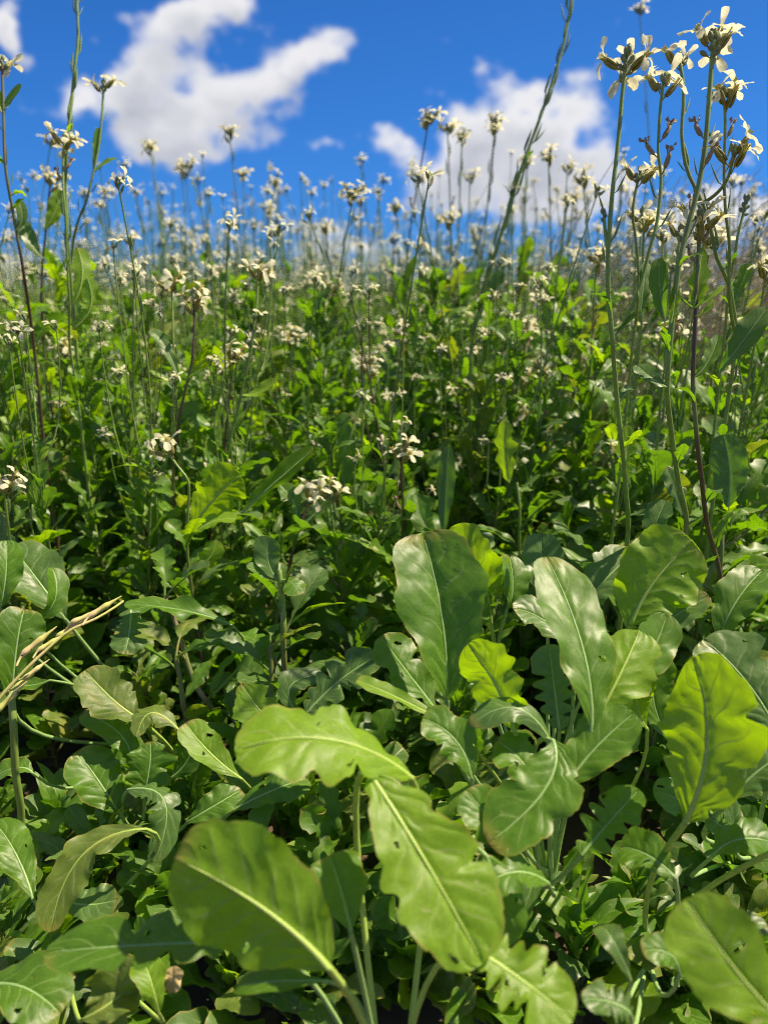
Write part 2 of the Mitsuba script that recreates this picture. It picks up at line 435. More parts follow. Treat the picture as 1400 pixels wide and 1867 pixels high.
def pod_mesh(L, R, sides, bumps=0):
    s = np.linspace(0, 1, 22 if bumps else 9)
    body = np.interp(s, [0, .16, .2, .3, .7, .82, .93, 1], [.35, .35, .5, 1, 1, .55, .3, .12]) * R
    if bumps:
        body = body * (1 + .10 * np.cos(2 * np.pi * bumps * s) * ((s > .25) & (s < .78)))
    P = np.stack([.14 * L * np.sin(np.pi * .5 * np.clip(s * 3, 0, 1)) , s * 0, s * L * (.75 + .25 * s)], -1)
    return tube(P, body, sides)


P_POD, P_POD_LOW = ply(pod_mesh(.024, .0011, 6), 'pod_green'), ply(pod_mesh(.024, .0012, 4), 'pod_green')
P_SLIM = ply(pod_mesh(.017, .0006, 6), 'pod_green')

# ------------------------------------------------------------------ plants: a Plant collects parts, either as scene entries or as the entries of a shapegroup
counts = {}


def numbered(table, key):
    n = table.get(key, 0)
    table[key] = n + 1
    return key if n == 0 else f'{key}_{n:03d}'


class Plant:
    def __init__(self, name=None, label=None, cat='flowering plant', group=None, fine=True):
        self.store, self.n, self.fine = {}, {}, fine
        self.key = numbered(counts, name) if name else None
        if name:
            labels[self.key] = {'label': label, 'category': cat}
            if group:
                labels[self.key]['group'] = group

    def part(self, name, d, M=None, label=None):
        k = numbered(self.n, name)
        if M is not None:
            d = {**d, 'to_world': T4(M)}
        if self.key:
            scene[f'{self.key}__{k}'] = d
            if label:
                labels[f'{self.key}__{k}'] = {'label': label}
        else:
            self.store[k] = d
        return k

    def stem(self, P, r0, r1, bsdf='stem_green', name='stem', sides=None):
        P = np.asarray(P)
        rr = np.linspace(r0, r1, len(P))
        return self.part(name, ply(tube(P, rr, sides or (8 if self.fine else 5)), bsdf))

    def leaf(self, k, bsdf, M):
        return self.part('leaf', leaf_ply(k, bsdf, self.fine), M)

    def flower(self, o, axis, k, spin=0.0, s=1.0):
        M = along(o, axis, spin, s)
        f = self.part('flower', P_CALYX, M)
        for p in FLOWERS[k % 7]:
            self.part(f'{f}__petal', p, M)
        self.part(f'{f}__anthers', P_ANTHER, M)

    def raceme(self, top, axis, r, nf=4, nb=7, s=1.0, spread=.6):
        """Buds at the tip and open flowers round them."""
        top, axis = np.asarray(top, float), norm(axis)
        low = []
        for q in range(nb):
            a, e = q * 2.4 + r.uniform(-.3, .3), (.10 + .09 * q) * r.uniform(.7, 1.1)
            A = along(top, axis, a)
            v = A[:3, 2] * math.cos(e) + A[:3, 0] * math.sin(e)
            M = along(top - axis * .0012 * q, v, a, s * r.uniform(.65, 1.0) * (1 - .02 * q))
            if self.fine:
                self.part('bud', P_BUD, M)
            else:
                low.append(moved(BUD_LOW, M))
        if not self.fine:
            heads = []
            for q in range(nf):
                a, e = q * 2.4 + r.uniform(0, 1.5), spread * r.uniform(.5, 1.3)
                A = along(top, axis, a)
                M = along(top - axis * (.003 + .0035 * q), A[:3, 2] * math.cos(e) + A[:3, 0] * math.sin(e), r.uniform(0, 6), s * r.uniform(.85, 1.05))
                heads.append(moved(PETALS_LOW[int(r.integers(0, 7))], M))
                low.append(moved(CALYX_LOW, M))
            k = self.part('flower_head', ply(join(*heads), 'petal'))
            self.part(f'{k}__buds', ply(join(*low), 'bud_green'))
            return
        for q in range(nf):
            a, e = q * 2.4 + r.uniform(0, 1.5), spread * r.uniform(.6, 1.25)
            A = along(top, axis, a)
            v = A[:3, 2] * math.cos(e) + A[:3, 0] * math.sin(e)
            self.flower(top - axis * (.003 + .0035 * q), v, int(r.integers(0, 7)), r.uniform(0, 6), s * r.uniform(.9, 1.1))

    def pods(self, P, r, n, what=('pod',), a=.05, b=.5, s=1.0):
        P = np.asarray(P)
        for q in range(n):
            f = (a + (b - a) * (q + r.uniform(.2, .8)) / n) * (len(P) - 1)
            i = int(f)
            o = P[i] + (P[min(i + 1, len(P) - 1)] - P[i]) * (f - i)
            ax = norm(P[max(i - 1, 0)] - P[min(i + 1, len(P) - 1)])
            w = what[int(r.integers(0, len(what)))]
            az = q * 2.4 + r.uniform(0, 1)
            if w == 'pod':
                self.part('pod', P_POD if self.fine else P_POD_LOW, along(o, ax, az, s * r.uniform(.7, 1.1)))
            elif w == 'slim':
                A = along(o, ax, az)
                self.part('pod', P_SLIM, along(o, A[:3, 2] + .35 * A[:3, 0], az, s * r.uniform(.7, 1.1)))
            else:
                A = along(o, ax, az)
                self.part('withered_flower', P_WITHER[q % 2], along(o, A[:3, 2] + .5 * A[:3, 0], az, s * r.uniform(.8, 1.0)))


def grow(pl, r, base, h_leaf, h_top=None, lean=0.0, lean_az=0.0, n_leaf=18, size=.075, branches=0, nf=4, purple=None, tone=None, pods=5):
    """A rocket plant: wavy stem, leaves from the ground to h_leaf, and a raceme at h_top when it flowers."""
    base = np.asarray(base, float)
    H = h_top or h_leaf * .8
    n = 22
    s = np.linspace(0, 1, n)
    dirx = np.array([math.cos(lean_az), math.sin(lean_az), 0])
    wob = r.uniform(-1, 1, 4)
    P = base + np.stack([.012 * H / .5 * (wob[0] * np.sin(3.1 * s) + wob[1] * .6 * np.sin(7 * s)), .012 * H / .5 * (wob[2] * np.sin(2.7 * s) + wob[3] * .6 * np.sin(6 * s)), s * H], -1)
    P = P + dirx * (lean * H * s**1.6)[:, None]
    pur = purple if purple is not None else r.random() < .3
    bs = 'stem_purple' if pur else 'stem_green'
    pl.stem(P, .0021 if h_top else .0016, .0008, bs)
    at_z = lambda z: np.array([np.interp(z, P[:, 2], P[:, c]) for c in range(3)])
    az = r.uniform(0, 6.28)
    lo = tone or LEAVES
    for q in range(n_leaf):
        f = (q + r.uniform(0, .6)) / n_leaf
        z = base[2] + .006 + f**1.15 * (h_leaf - .02) * .92
        az += 2.4 + r.uniform(-.4, .4)
        L = size * (1.15 - .42 * f) * r.uniform(.65, 1.2)
        el = r.uniform(.40, 1.2) * (.8 + .35 * f)
        k = int(r.choice([0, 1, 2, 5, 6, 7, 8, 11, 13, 16] if f < .55 else [2, 3, 4, 9, 10, 12, 14, 15, 16, 17]))
        pl.leaf(k, lo[int(r.integers(0, len(lo)))], placed(at_z(z), az, el, r.uniform(-.7, .7), L))
        if f > .55 and r.random() < .4:
            pl.leaf(int(r.choice([3, 9, 4])), lo[int(r.integers(0, len(lo)))], placed(at_z(z + .004), az + .4, el + .3, 0, L * .5))
    if h_top:
        up = P[::-1]
        ax = norm(P[-1] - P[-4])
        pl.raceme(P[-1], ax, r, nf, 6 if pl.fine else 5)
        pl.pods(up, r, pods, ('pod', 'pod', 'withered') if pl.fine else ('pod',), .04, .38)
        for _ in range(branches):
            i = int(r.integers(6, 16))
            a, hh = r.uniform(0, 6.28), H * r.uniform(.12, .42)
            d = np.array([math.cos(a), math.sin(a), 0])
            w_ = r.uniform(.015, .06)
            B = bez([P[i], P[i] + d * (.012 + w_ * .7) + [0, 0, .02], P[i] + d * w_ + [0, 0, hh]], np.linspace(0, 1, 9))
            pl.stem(B, .0012, .0007, bs, 'branch')
            pl.leaf(int(r.choice([3, 4, 9])), lo[0], placed(P[i], a, 1.0, 0, size * .55))
            pl.raceme(B[-1], norm(B[-1] - B[-3]), r, max(1, nf - 1 - int(r.integers(0, 2))), 4, .9)
            pl.pods(B[::-1], r, 2 if pl.fine else 3, ('pod', 'slim'), .06, .5, .8)
    return P


# ------------------------------------------------------------------ the ground
gx = np.concatenate([-np.geomspace(400, 1.2, 22), np.linspace(-1.1, 1.1, 90), np.geomspace(1.2, 400, 22)])
gy = np.concatenate([-np.geomspace(200, .3, 16), np.linspace(-.2, 2.2, 110), np.geomspace(2.3, 900, 30)])
GX, GY = np.meshgrid(gx, gy, indexing='ij')
near_amp = np.exp(-np.maximum(np.hypot(GX, GY - .8) - 1.2, 0) * .8)
GZ = -.012 + near_amp * (.022 * (meshkit.fbm(np.stack([GX * 22, GY * 22, GX * 0], -1), 4, 3) - .5)) + .0 * GX
ga, gb = len(gx), len(gy)
ii, jj = np.meshgrid(np.arange(ga - 1), np.arange(gb - 1), indexing='ij')
qq = ii * gb + jj
gf = np.concatenate([np.stack([qq, qq + gb, qq + gb + 1], -1).reshape(-1, 3), np.stack([qq, qq + gb + 1, qq + 1], -1).reshape(-1, 3)])
scene['ground'] = mikit.ply((np.stack([GX, GY, GZ], -1).reshape(-1, 3), gf), 'soil', smooth=True)
labels['ground'] = {'label': 'bare brown soil under the crop', 'kind': 'structure'}

# ------------------------------------------------------------------ the plants in front, each built by hand
plain('rib', (.22, .35, .11), .45, .4, .15, 120)
plain('rib_fresh', (.30, .42, .08), .45, .4, .15, 120)
UP = np.array([0, 0, 1.0])


def soil_at(px, py):
    h = heading(px, py)
    return CAM - h * CAM_H / h[2]


def hero_leaf(pl, base, mid, tip, width, face=(1, .3, 0), fold=.3, prof='entire', bsdf='leaf_mid', crown=None, label=None, ruffle=.07, curl=0.0, twist=0.0, bull=.019, fine=1.0):
    """One leaf of the plant: its blade from base over mid to tip, its midrib and its stalk down to the crown. face: how far its upper face looks this way, up, right."""
    b, m, t = at(*base), at(*mid), at(*tip)
    c = 2 * m - .5 * (b + t)
    C = lambda s: bez([b, c, t], s)
    cam = -norm(heading(mid[0], mid[1]))
    hint = face[0] * cam + face[1] * UP + face[2] * RGT
    W = width / 1400 * mid[2]
    seed = int(abs(tip[0] * 7 + tip[1] * 3)) % 9973
    big = width > 55
    gh = np.random.default_rng(seed)
    m = blade(C, W, hint, fold, prof, ruffle, curl, bull, twist, 72 if big else 36, 36 if big else 16, seed)
    L = float(np.linalg.norm(t - b))
    q = (m[2][m[1]].mean(1) - [0, .5]) * [L, W]
    keep = np.ones(len(q), bool)
    for _ in range(int(max(0, gh.integers(-2, 3))) if big else 0):
        o = np.array([gh.uniform(.25, .95) * L, gh.choice([-1, 1]) * gh.uniform(.12, .5) * W])
        th = np.arctan2(q[:, 1] - o[1], q[:, 0] - o[0])
        p1, p2 = gh.uniform(0, 6.28, 2)
        keep &= np.hypot(*(q - o).T) > gh.uniform(.0007, .0018) * (1 + .28 * np.sin(2 * th + p1) + .14 * np.sin(5 * th + p2))
    k = pl.part('leaf', ply((m[0], m[1][keep], m[2]), bsdf), label=label)
    ts = np.linspace(0, .96, 14)
    P = C(ts)
    tan = norm(np.gradient(P, axis=0))
    nor = norm(np.cross(tan, norm(np.cross(norm(hint), tan))))
    rm = np.linspace(.0011, .00018, 14)**1.0 * min(1.2, .4 + W / .045)
    rib = 'rib_fresh' if bsdf in ('leaf_fresh', 'leaf_spotted') else 'rib'
    pl.part(f'{k}__midrib', ply(tube(P - nor * (rm * np.linspace(.5, .95, 14))[:, None], rm, 7), rib))
    if crown is not None:
        cr = np.asarray(crown, float)
        out = norm(b - c)
        L = np.linalg.norm(b - cr)
        S = bez([cr, cr + UP * L * .3 + FWD * L * .06, b + (out * .45 - UP * .45 + FWD * .5) * L * .35, b], np.linspace(0, 1, 14))
        S[-1] = P[0] - nor[0] * rm[0] * .5
        pl.part(f'{k}__stalk', ply(tube(S, np.linspace(.0015, rm[0] * 1.02, 14), 7), rib))


def rosette(label, crown, leaves, n_small=6, seed=1, size=.05, name='leafy_rocket_plant'):
    pl = Plant(name, label, 'leafy plant')
    r = np.random.default_rng(seed)
    cr = np.asarray(crown, float)
    pl.part('crown', ply(tube([cr - [0, 0, .012], cr + [0, 0, .004], cr + [.001, 0, .016]], [.0045, .0042, .0024], 9), 'stem_purple'))
    for a, kw in leaves:
        hero_leaf(pl, *a, crown=cr + r.uniform(-.002, .002, 3) * [1, 1, 0], **kw)
    for q in range(n_small * 2):
        pl.leaf(int(r.integers(0, 12)), LEAVES[int(r.integers(0, 12))], placed(cr + [0, 0, .004], q * 2.4 + r.uniform(-.4, .4), r.uniform(.5, 1.25), r.uniform(-.3, .3), size * r.uniform(.6, 1.3)))
    return pl


def lf(base, mid, tip, width, **kw):
    return ((base, mid, tip, width), kw)


F, B_, S_, M_ = 'leaf_fresh', 'leaf_blue', 'leaf_spotted', 'leaf_mid'
crown_r = soil_at(1000, 1700)
rosette('large bushy rocket plant without flowers, broad upright leaves, right of centre in front', crown_r, [
    lf((815, 1280, .40), (806, 1130, .41), (770, 972, .43), 180, face=(1, .55, .1), fold=.62, bsdf=M_, ruffle=.05, label='tall upright leaf folded along its pale midrib'),
    lf((888, 1085, .46), (862, 1040, .46), (812, 972, .47), 125, face=(-1, .6, .3), fold=.25, bsdf=F, prof='round'),
    lf((925, 1110, .46), (935, 1070, .46), (928, 1012, .47), 62, face=(.8, .1, .5), fold=.5, bsdf=M_),
    lf((1150, 1140, .42), (1190, 1065, .42), (1262, 985, .42), 150, face=(-1, .65, .3), fold=.12, bsdf=F, prof='round', ruffle=.06, label='broad backlit leaf standing above the others'),
    lf((1078, 1335, .36), (1062, 1180, .375), (996, 1015, .41), 125, face=(.45, .85, .25), fold=.18, bsdf=M_, ruffle=.05, label='long pale sunlit leaf'),
    lf((1085, 1315, .37), (1128, 1235, .375), (1166, 1150, .39), 115, face=(-1, .5, .2), fold=.15, bsdf=F, prof='wavy'),
    lf((1118, 1192, .42), (1205, 1138, .42), (1292, 1086, .42), 62, face=(.8, .7, 0), fold=.3, bsdf=B_, ruffle=.04),
    lf((1028, 1440, .35), (1082, 1368, .355), (1156, 1300, .36), 108, face=(.65, .75, -.1), fold=.2, bsdf=M_, ruffle=.04),
    lf((1008, 1350, .345), (996, 1435, .33), (890, 1538, .32), 135, face=(.65, .75, .1), fold=.2, bsdf=M_, prof='wavy', ruffle=.05),
    lf((1012, 1370, .355), (945, 1293, .355), (858, 1322, .355), 62, face=(.5, .85, 0), fold=-.25, bsdf=B_, ruffle=.05),
    lf((940, 1335, .36), (905, 1250, .365), (852, 1175, .37), 125, face=(-1, .65, .3), fold=.1, bsdf=F, prof='wavy', label='glowing backlit leaf in the heart of the plant'),
    lf((1060, 1115, .47), (1100, 1060, .47), (1160, 1005, .48), 95, face=(.7, .8, 0), fold=.25, bsdf=B_, prof='wavy'),
    lf((1000, 1100, .47), (990, 1040, .475), (985, 972, .48), 78, face=(.9, .4, .2), fold=.35, bsdf=B_),
    lf((795, 1295, .42), (742, 1225, .425), (693, 1160, .43), 95, face=(.5, .9, .2), fold=.2, bsdf=M_, prof='wavy'),
    lf((1020, 1330, .37), (1010, 1250, .375), (1000, 1175, .38), 80, face=(.8, .5, -.2), fold=.2, bsdf=B_, prof='lobed'),
    lf((840, 1330, .37), (720, 1270, .375), (650, 1240, .38), 38, face=(.3, .95, 0), fold=.4, bsdf=F),
    lf((885, 1560, .31), (915, 1640, .31), (900, 1715, .31), 90, face=(.7, .6, 0), fold=.2, bsdf=M_),
    lf((960, 1640, .33), (975, 1600, .33), (945, 1690, .32), 34, face=(.5, .9, 0), fold=.3, bsdf=B_),
    lf((1000, 1480, .34), (960, 1400, .35), (905, 1350, .36), 95, face=(.7, .6, .2), fold=.25, bsdf=M_, prof='wavy'),
    lf((1060, 1560, .34), (1110, 1500, .345), (1165, 1440, .35), 90, face=(.6, .7, -.2), fold=.25, bsdf=M_, prof='lobed'),
    lf((950, 1540, .33), (900, 1500, .33), (850, 1440, .335), 100, face=(.8, .5, .2), fold=.2, bsdf=M_, prof='wavy'),
    lf((1040, 1180, .41), (990, 1130, .42), (935, 1110, .42), 70, face=(.5, .8, 0), fold=.25, bsdf=B_, prof='wavy'),
    lf((870, 1200, .44), (850, 1140, .445), (880, 1080, .45), 80, face=(.8, .5, 0), fold=.25, bsdf=M_, prof='wavy'),
    lf((1180, 1330, .385), (1160, 1270, .39), (1185, 1215, .39), 60, face=(.9, .3, 0), fold=.3, bsdf=F),
    lf((1000, 1610, .32), (940, 1590, .31), (880, 1620, .305), 90, face=(.5, .85, 0), fold=.2, bsdf=M_, prof='wavy'),
    lf((1120, 1250, .385), (1180, 1200, .39), (1215, 1120, .40), 80, face=(.9, .2, .3), fold=.3, bsdf=M_),
    lf((860, 1420, .35), (830, 1350, .355), (770, 1310, .36), 90, face=(.6, .7, 0), fold=.3, bsdf=M_, prof='wavy'),
], 10, 11, .055)

crown_f = at(720, 1990, .31)
crown_f[2] = 0.0
rosette('nearest rocket plant, big blurred leaves reaching into the lower middle', crown_f, [
    lf((752, 1418, .315), (605, 1348, .298), (428, 1368, .29), 190, face=(.30, .95, .15), fold=-.10, bsdf=F, prof='wavy', ruffle=.05, label='wide leaf seen nearly edge-on, sunlit on top'),
    lf((672, 1408, .300), (775, 1570, .280), (880, 1758, .268), 205, face=(.80, .60, .1), fold=.12, bsdf=F, prof='wavy', ruffle=.05, bull=.028, label='large drooping bright leaf with spots and quilted veins'),
    lf((600, 1765, .265), (478, 1655, .27), (318, 1565, .275), 235, face=(-1, .42, .15), fold=.12, bsdf=F, prof='round', ruffle=.05, label='broad backlit leaf crossed by a shadow'),
    lf((470, 1722, .295), (290, 1722, .295), (82, 1738, .30), 120, face=(.30, .95, 0), fold=.3, bsdf=M_, prof='lobed', ruffle=.05),
    lf((872, 1735, .275), (955, 1790, .27), (1045, 1862, .265), 140, face=(.55, .85, 0), fold=.1, bsdf=F, prof='lobed'),
    lf((640, 1700, .29), (620, 1620, .295), (600, 1560, .30), 110, face=(.8, .3, .2), fold=.25, bsdf=M_),
    lf((600, 1790, .29), (500, 1790, .29), (430, 1800, .30), 50, face=(.5, .8, 0), fold=.3, bsdf=M_),
], 9, 12, .05)

crown_e = soil_at(1180, 1830)
rosette('rocket plant in the lower right corner with a blurred bright leaf', crown_e, [
    lf((1450, 1890, .24), (1345, 1775, .24), (1250, 1640, .25), 165, face=(.75, .7, -.3), fold=.15, bsdf=F, ruffle=.05, label='bright out of focus leaf at the edge'),
    lf((1250, 1500, .33), (1290, 1350, .33), (1262, 1198, .345), 205, face=(-1, .75, .4), fold=.12, bsdf=F, prof='wavy', ruffle=.05, label='glowing yellow-green backlit leaf'),
    lf((1560, 1480, .29), (1640, 1440, .29), (1720, 1400, .29), 140, face=(.5, .9, 0), fold=.2, bsdf=F),
    lf((1150, 1790, .29), (1120, 1720, .29), (1095, 1690, .30), 48, face=(.6, .7, 0), fold=.2, bsdf=B_),
    lf((1150, 1850, .28), (1120, 1830, .28), (1060, 1820, .28), 70, face=(.4, .9, 0), fold=.2, bsdf=B_, prof='lobed'),
    lf((1380, 1720, .31), (1350, 1690, .31), (1400, 1690, .31), 60, face=(.4, .9, 0), fold=.2, bsdf=B_, prof='lobed'),
    lf((1230, 1600, .33), (1180, 1560, .34), (1130, 1545, .35), 90, face=(.7, .6, 0), fold=.3, bsdf=M_, prof='wavy'),
    lf((1240, 1780, .30), (1220, 1740, .30), (1170, 1735, .30), 60, face=(.5, .7, 0), fold=.2, bsdf=M_),
], 13, 13, .05)

crown_d = soil_at(1370, 1640)
rosette('rocket plant at the right edge with a broad pale-veined leaf', crown_d, [
    lf((1420, 1345, .375), (1362, 1245, .38), (1282, 1165, .395), 150, face=(.45, .9, -.1), fold=.15, bsdf=B_, prof='wavy', ruffle=.05, label='pale leaf with a white midrib'),
    lf((1330, 1520, .38), (1260, 1470, .385), (1190, 1440, .39), 90, face=(.5, .85, 0), fold=.2, bsdf=M_, prof='lobed'),
    lf((1220, 1350, .40), (1190, 1270, .405), (1200, 1180, .41), 80, face=(.9, .2, .3), fold=.3, bsdf=M_),
    lf((1330, 1460, .37), (1390, 1400, .37), (1450, 1370, .37), 110, face=(.5, .8, 0), fold=.2, bsdf=B_),
    lf((1300, 1560, .37), (1350, 1530, .37), (1420, 1540, .37), 80, face=(.4, .9, 0), fold=.2, bsdf=M_, prof='wavy'),
    lf((1310, 1170, .43), (1340, 1100, .43), (1390, 1040, .44), 85, face=(.8, .4, -.2), fold=.4, bsdf=M_),
], 8, 14, .06)

rosette('rocket plant by the left front edge with a yellowing drooping leaf', soil_at(110, 1800), [
    lf((265, 1512, .40), (150, 1560, .39), (92, 1700, .38), 72, face=(.75, .6, .3), fold=.2, bsdf=S_, prof='wavy', ruffle=.1, label='yellowing leaf with nibbled edges'),
    lf((60, 1640, .39), (30, 1560, .40), (-10, 1500, .41), 70, face=(.6, .7, 0), fold=.2, bsdf=M_),
    lf((-30, 1800, .33), (40, 1800, .325), (110, 1850, .32), 120, face=(.6, .8, .2), fold=.3, bsdf=M_, label='pale leaf in the bottom corner'),
    lf((110, 1640, .40), (160, 1650, .40), (215, 1640, .40), 70, face=(.6, .7, 0), fold=.2, bsdf=B_),
    lf((30, 1790, .36), (60, 1770, .36), (85, 1745, .36), 45, face=(.4, .9, 0), fold=.1, bsdf=M_, prof='wavy'),
    lf((150, 1860, .33), (200, 1830, .33), (240, 1795, .34), 80, face=(.5, .8, 0), fold=.1, bsdf=S_),
    lf((290, 1850, .33), (275, 1790, .33), (255, 1740, .34), 60, face=(.6, .6, 0), fold=.2, bsdf=F),
], 8, 15, .05)
rosette('rocket plant at lower left with two rounded dark leaves', soil_at(235, 1600), [
    lf((215, 1480, .46), (180, 1425, .46), (140, 1370, .465), 92, face=(.9, .4, .2), fold=.15, bsdf=M_, prof='round', label='oval leaf half in shade'),
    lf((262, 1450, .46), (272, 1400, .46), (275, 1352, .465), 82, face=(.9, .4, 0), fold=.15, bsdf=M_, prof='toothed', label='round serrated leaf'),
    lf((232, 1440, .44), (300, 1462, .43), (282, 1572, .42), 62, face=(.5, .8, .3), fold=-.2, bsdf=B_, prof='lobed', label='lobed leaf hanging down'),
    lf((240, 1400, .47), (220, 1340, .47), (150, 1300, .48), 60, face=(.5, .9, 0), fold=.2, bsdf=M_),
    lf((340, 1500, .44), (390, 1470, .44), (440, 1440, .45), 60, face=(.7, .5, 0), fold=.3, bsdf=M_),
], 8, 16, .05)
rosette('rocket plant at left with a speckled lobed leaf tip', soil_at(330, 1500), [
    lf((255, 1312, .47), (205, 1275, .47), (155, 1222, .475), 92, face=(.8, .6, .1), fold=.25, bsdf=S_, prof='wavy', ruffle=.1, label='speckled leaf with a bent tip'),
    lf((325, 1330, .47), (275, 1300, .47), (250, 1345, .46), 50, face=(.3, .95, 0), fold=-.2, bsdf=S_, prof='toothed'),
    lf((440, 1420, .45), (382, 1372, .45), (338, 1318, .455), 66, face=(.6, .8, 0), fold=.3, bsdf=F),
    lf((525, 1335, .46), (478, 1300, .46), (440, 1246, .465), 76, face=(.9, .3, -.2), fold=.15, bsdf=F, prof='toothed', label='upright speckled bright leaf'),
    lf((310, 1420, .48), (345, 1380, .48), (350, 1330, .48), 60, face=(.8, .4, 0), fold=.2, bsdf=M_),
    lf((420, 1480, .44), (500, 1440, .44), (560, 1420, .45), 75, face=(.4, .8, 0), fold=.2, bsdf=M_),
    lf((560, 1300, .45), (620, 1240, .455), (690, 1195, .46), 90, face=(.55, .85, 0), fold=.2, bsdf=B_, prof='lobed', label='deeply lobed leaf beside the tall folded one'),
    lf((540, 1300, .46), (530, 1250, .46), (590, 1230, .47), 55, face=(.5, .8, 0), fold=.2, bsdf=B_, prof='wavy'),
], 9, 17, .05)
rosette('rocket plant at left with a curled ruffled leaf and a hanging lobed leaf', soil_at(290, 1420), [
    lf((238, 1110, .52), (236, 1150, .51), (226, 1194, .50), 68, face=(.8, .6, 0), fold=-.15, bsdf=B_, prof='lobed', label='lobed leaf hanging tip down'),
    lf((425, 1140, .52), (330, 1112, .515), (226, 1102, .51), 50, face=(.3, .95, 0), fold=.3, bsdf=M_, prof='wavy', ruffle=.2, label='long ruffled leaf'),
    lf((60, 1130, .52), (100, 1095, .52), (95, 1035, .53), 46, face=(.6, .3, .7), fold=.6, bsdf=M_),
    lf((20, 1290, .50), (30, 1180, .50), (45, 1110, .51), 90, face=(.8, .5, .2), fold=.25, bsdf=M_, label='dark broad leaf at the left edge'),
    lf((120, 1130, .55), (70, 1060, .55), (20, 995, .56), 105, face=(.9, .5, .3), fold=.3, bsdf=B_, label='large leaf half in shadow'),
    lf((0, 1110, .53), (10, 1050, .53), (12, 985, .54), 60, face=(.7, .5, 0), fold=.2, bsdf=M_),
    lf((90, 1240, .5), (50, 1250, .5), (0, 1245, .5), 40, face=(.3, .9, 0), fold=.2, bsdf=M_),
    lf((60, 1410, .46), (30, 1400, .46), (-20, 1420, .46), 50, face=(.3, .9, 0), fold=.2, bsdf=M_),
], 9, 18, .055)


def hero_stalk(label, pts, r0=.0016, r1=.0009, nf=4, nb=7, bsdf='stem_green', leaves=(), items=(), s=1.0, name='flowering_rocket_plant', seed=0, root=None, spread=.75, low=8, low_to=.20, size=.06):
    """A flowering stalk through the given points from its tip down, carried on to the soil, with buds, flowers, pods and leaves."""
    pl = Plant(name, label)
    r = np.random.default_rng(seed + int(pts[0][0] * 13 + pts[0][1]))
    P = [at(*p) for p in pts]
    end = P[-1]
    foot = np.array([end[0] + r.uniform(-.01, .01), end[1] + r.uniform(.0, .02), -.01]) if root is None else np.asarray(root, float)
    if end[2] > .03:
        P += [end * .45 + foot * .55 + [0, 0, .0], foot]
    C = spline(P, 60)
    rr = np.linspace(r1, r0, 60)
    C[:, :2] += np.stack([np.sin(np.linspace(0, 19, 60)), np.cos(np.linspace(0, 15, 60))], -1) * .0007
    pl.part('stem', ply(tube(C, rr, 10), bsdf))
    if nb or nf:
        pl.raceme(C[0], norm(C[0] - C[2]), r, nf, nb, s, spread)
    for what, a, b, n in items:
        pl.pods(C, r, n, what, a, b, s)
    for l in leaves:
        hero_leaf(pl, *l[0], **l[1])
    zs = C[:, 2]
    size = size * .9
    low = int(low * 1.4)
    for q in range(low):
        z = .01 + (low_to - .01) * (q + r.uniform(0, .7)) / max(low, 1)
        i = int(np.argmin(np.abs(zs - z)))
        pl.leaf(int(r.integers(0, 12)), LEAVES[int(r.integers(0, 12))], placed(C[i], q * 2.4 + r.uniform(-.5, .5), r.uniform(.3, 1.1), r.uniform(-.3, .3), size * r.uniform(.7, 1.25)))
    top = float(C[0][2])
    for q in range(6 if top > .36 else 0):
        i = int(np.argmin(np.abs(zs - (low_to + (top * .82 - low_to) * (q + r.uniform(0, .8)) / 6))))
        pl.leaf(int(r.choice([3, 9, 10, 4, 15])), LEAVES[int(r.integers(0, 12))], placed(C[i], q * 2.4 + r.uniform(-.6, .6), r.uniform(.6, 1.25), r.uniform(-.4, .4), r.uniform(.016, .036) * (1.25 - q / 8)))
    return pl, C, r


def side_stalk(pl, C0, pts, r, nf=3, nb=6, items=(), r0=.0012, bsdf='stem_green', s=1.0, rtop=.0008):
    """A side branch of the plant, drawn from its tip down to the main stem."""
    P = [at(*p) for p in pts]
    j = int(np.argmin(np.linalg.norm(C0 - P[-1], axis=1)))
    P[-1] = C0[j]
    C = spline(P, 40)
    pl.part('branch', ply(tube(C, np.linspace(rtop, r0, 40), 9), bsdf))
    if nb or nf:
        pl.raceme(C[0], norm(C[0] - C[2]), r, nf, nb, s)
    for what, a, b, n in items:
        pl.pods(C, r, n, what, a, b, s)
    return C


W1, PD, SL = ('withered',), ('pod',), ('slim',)
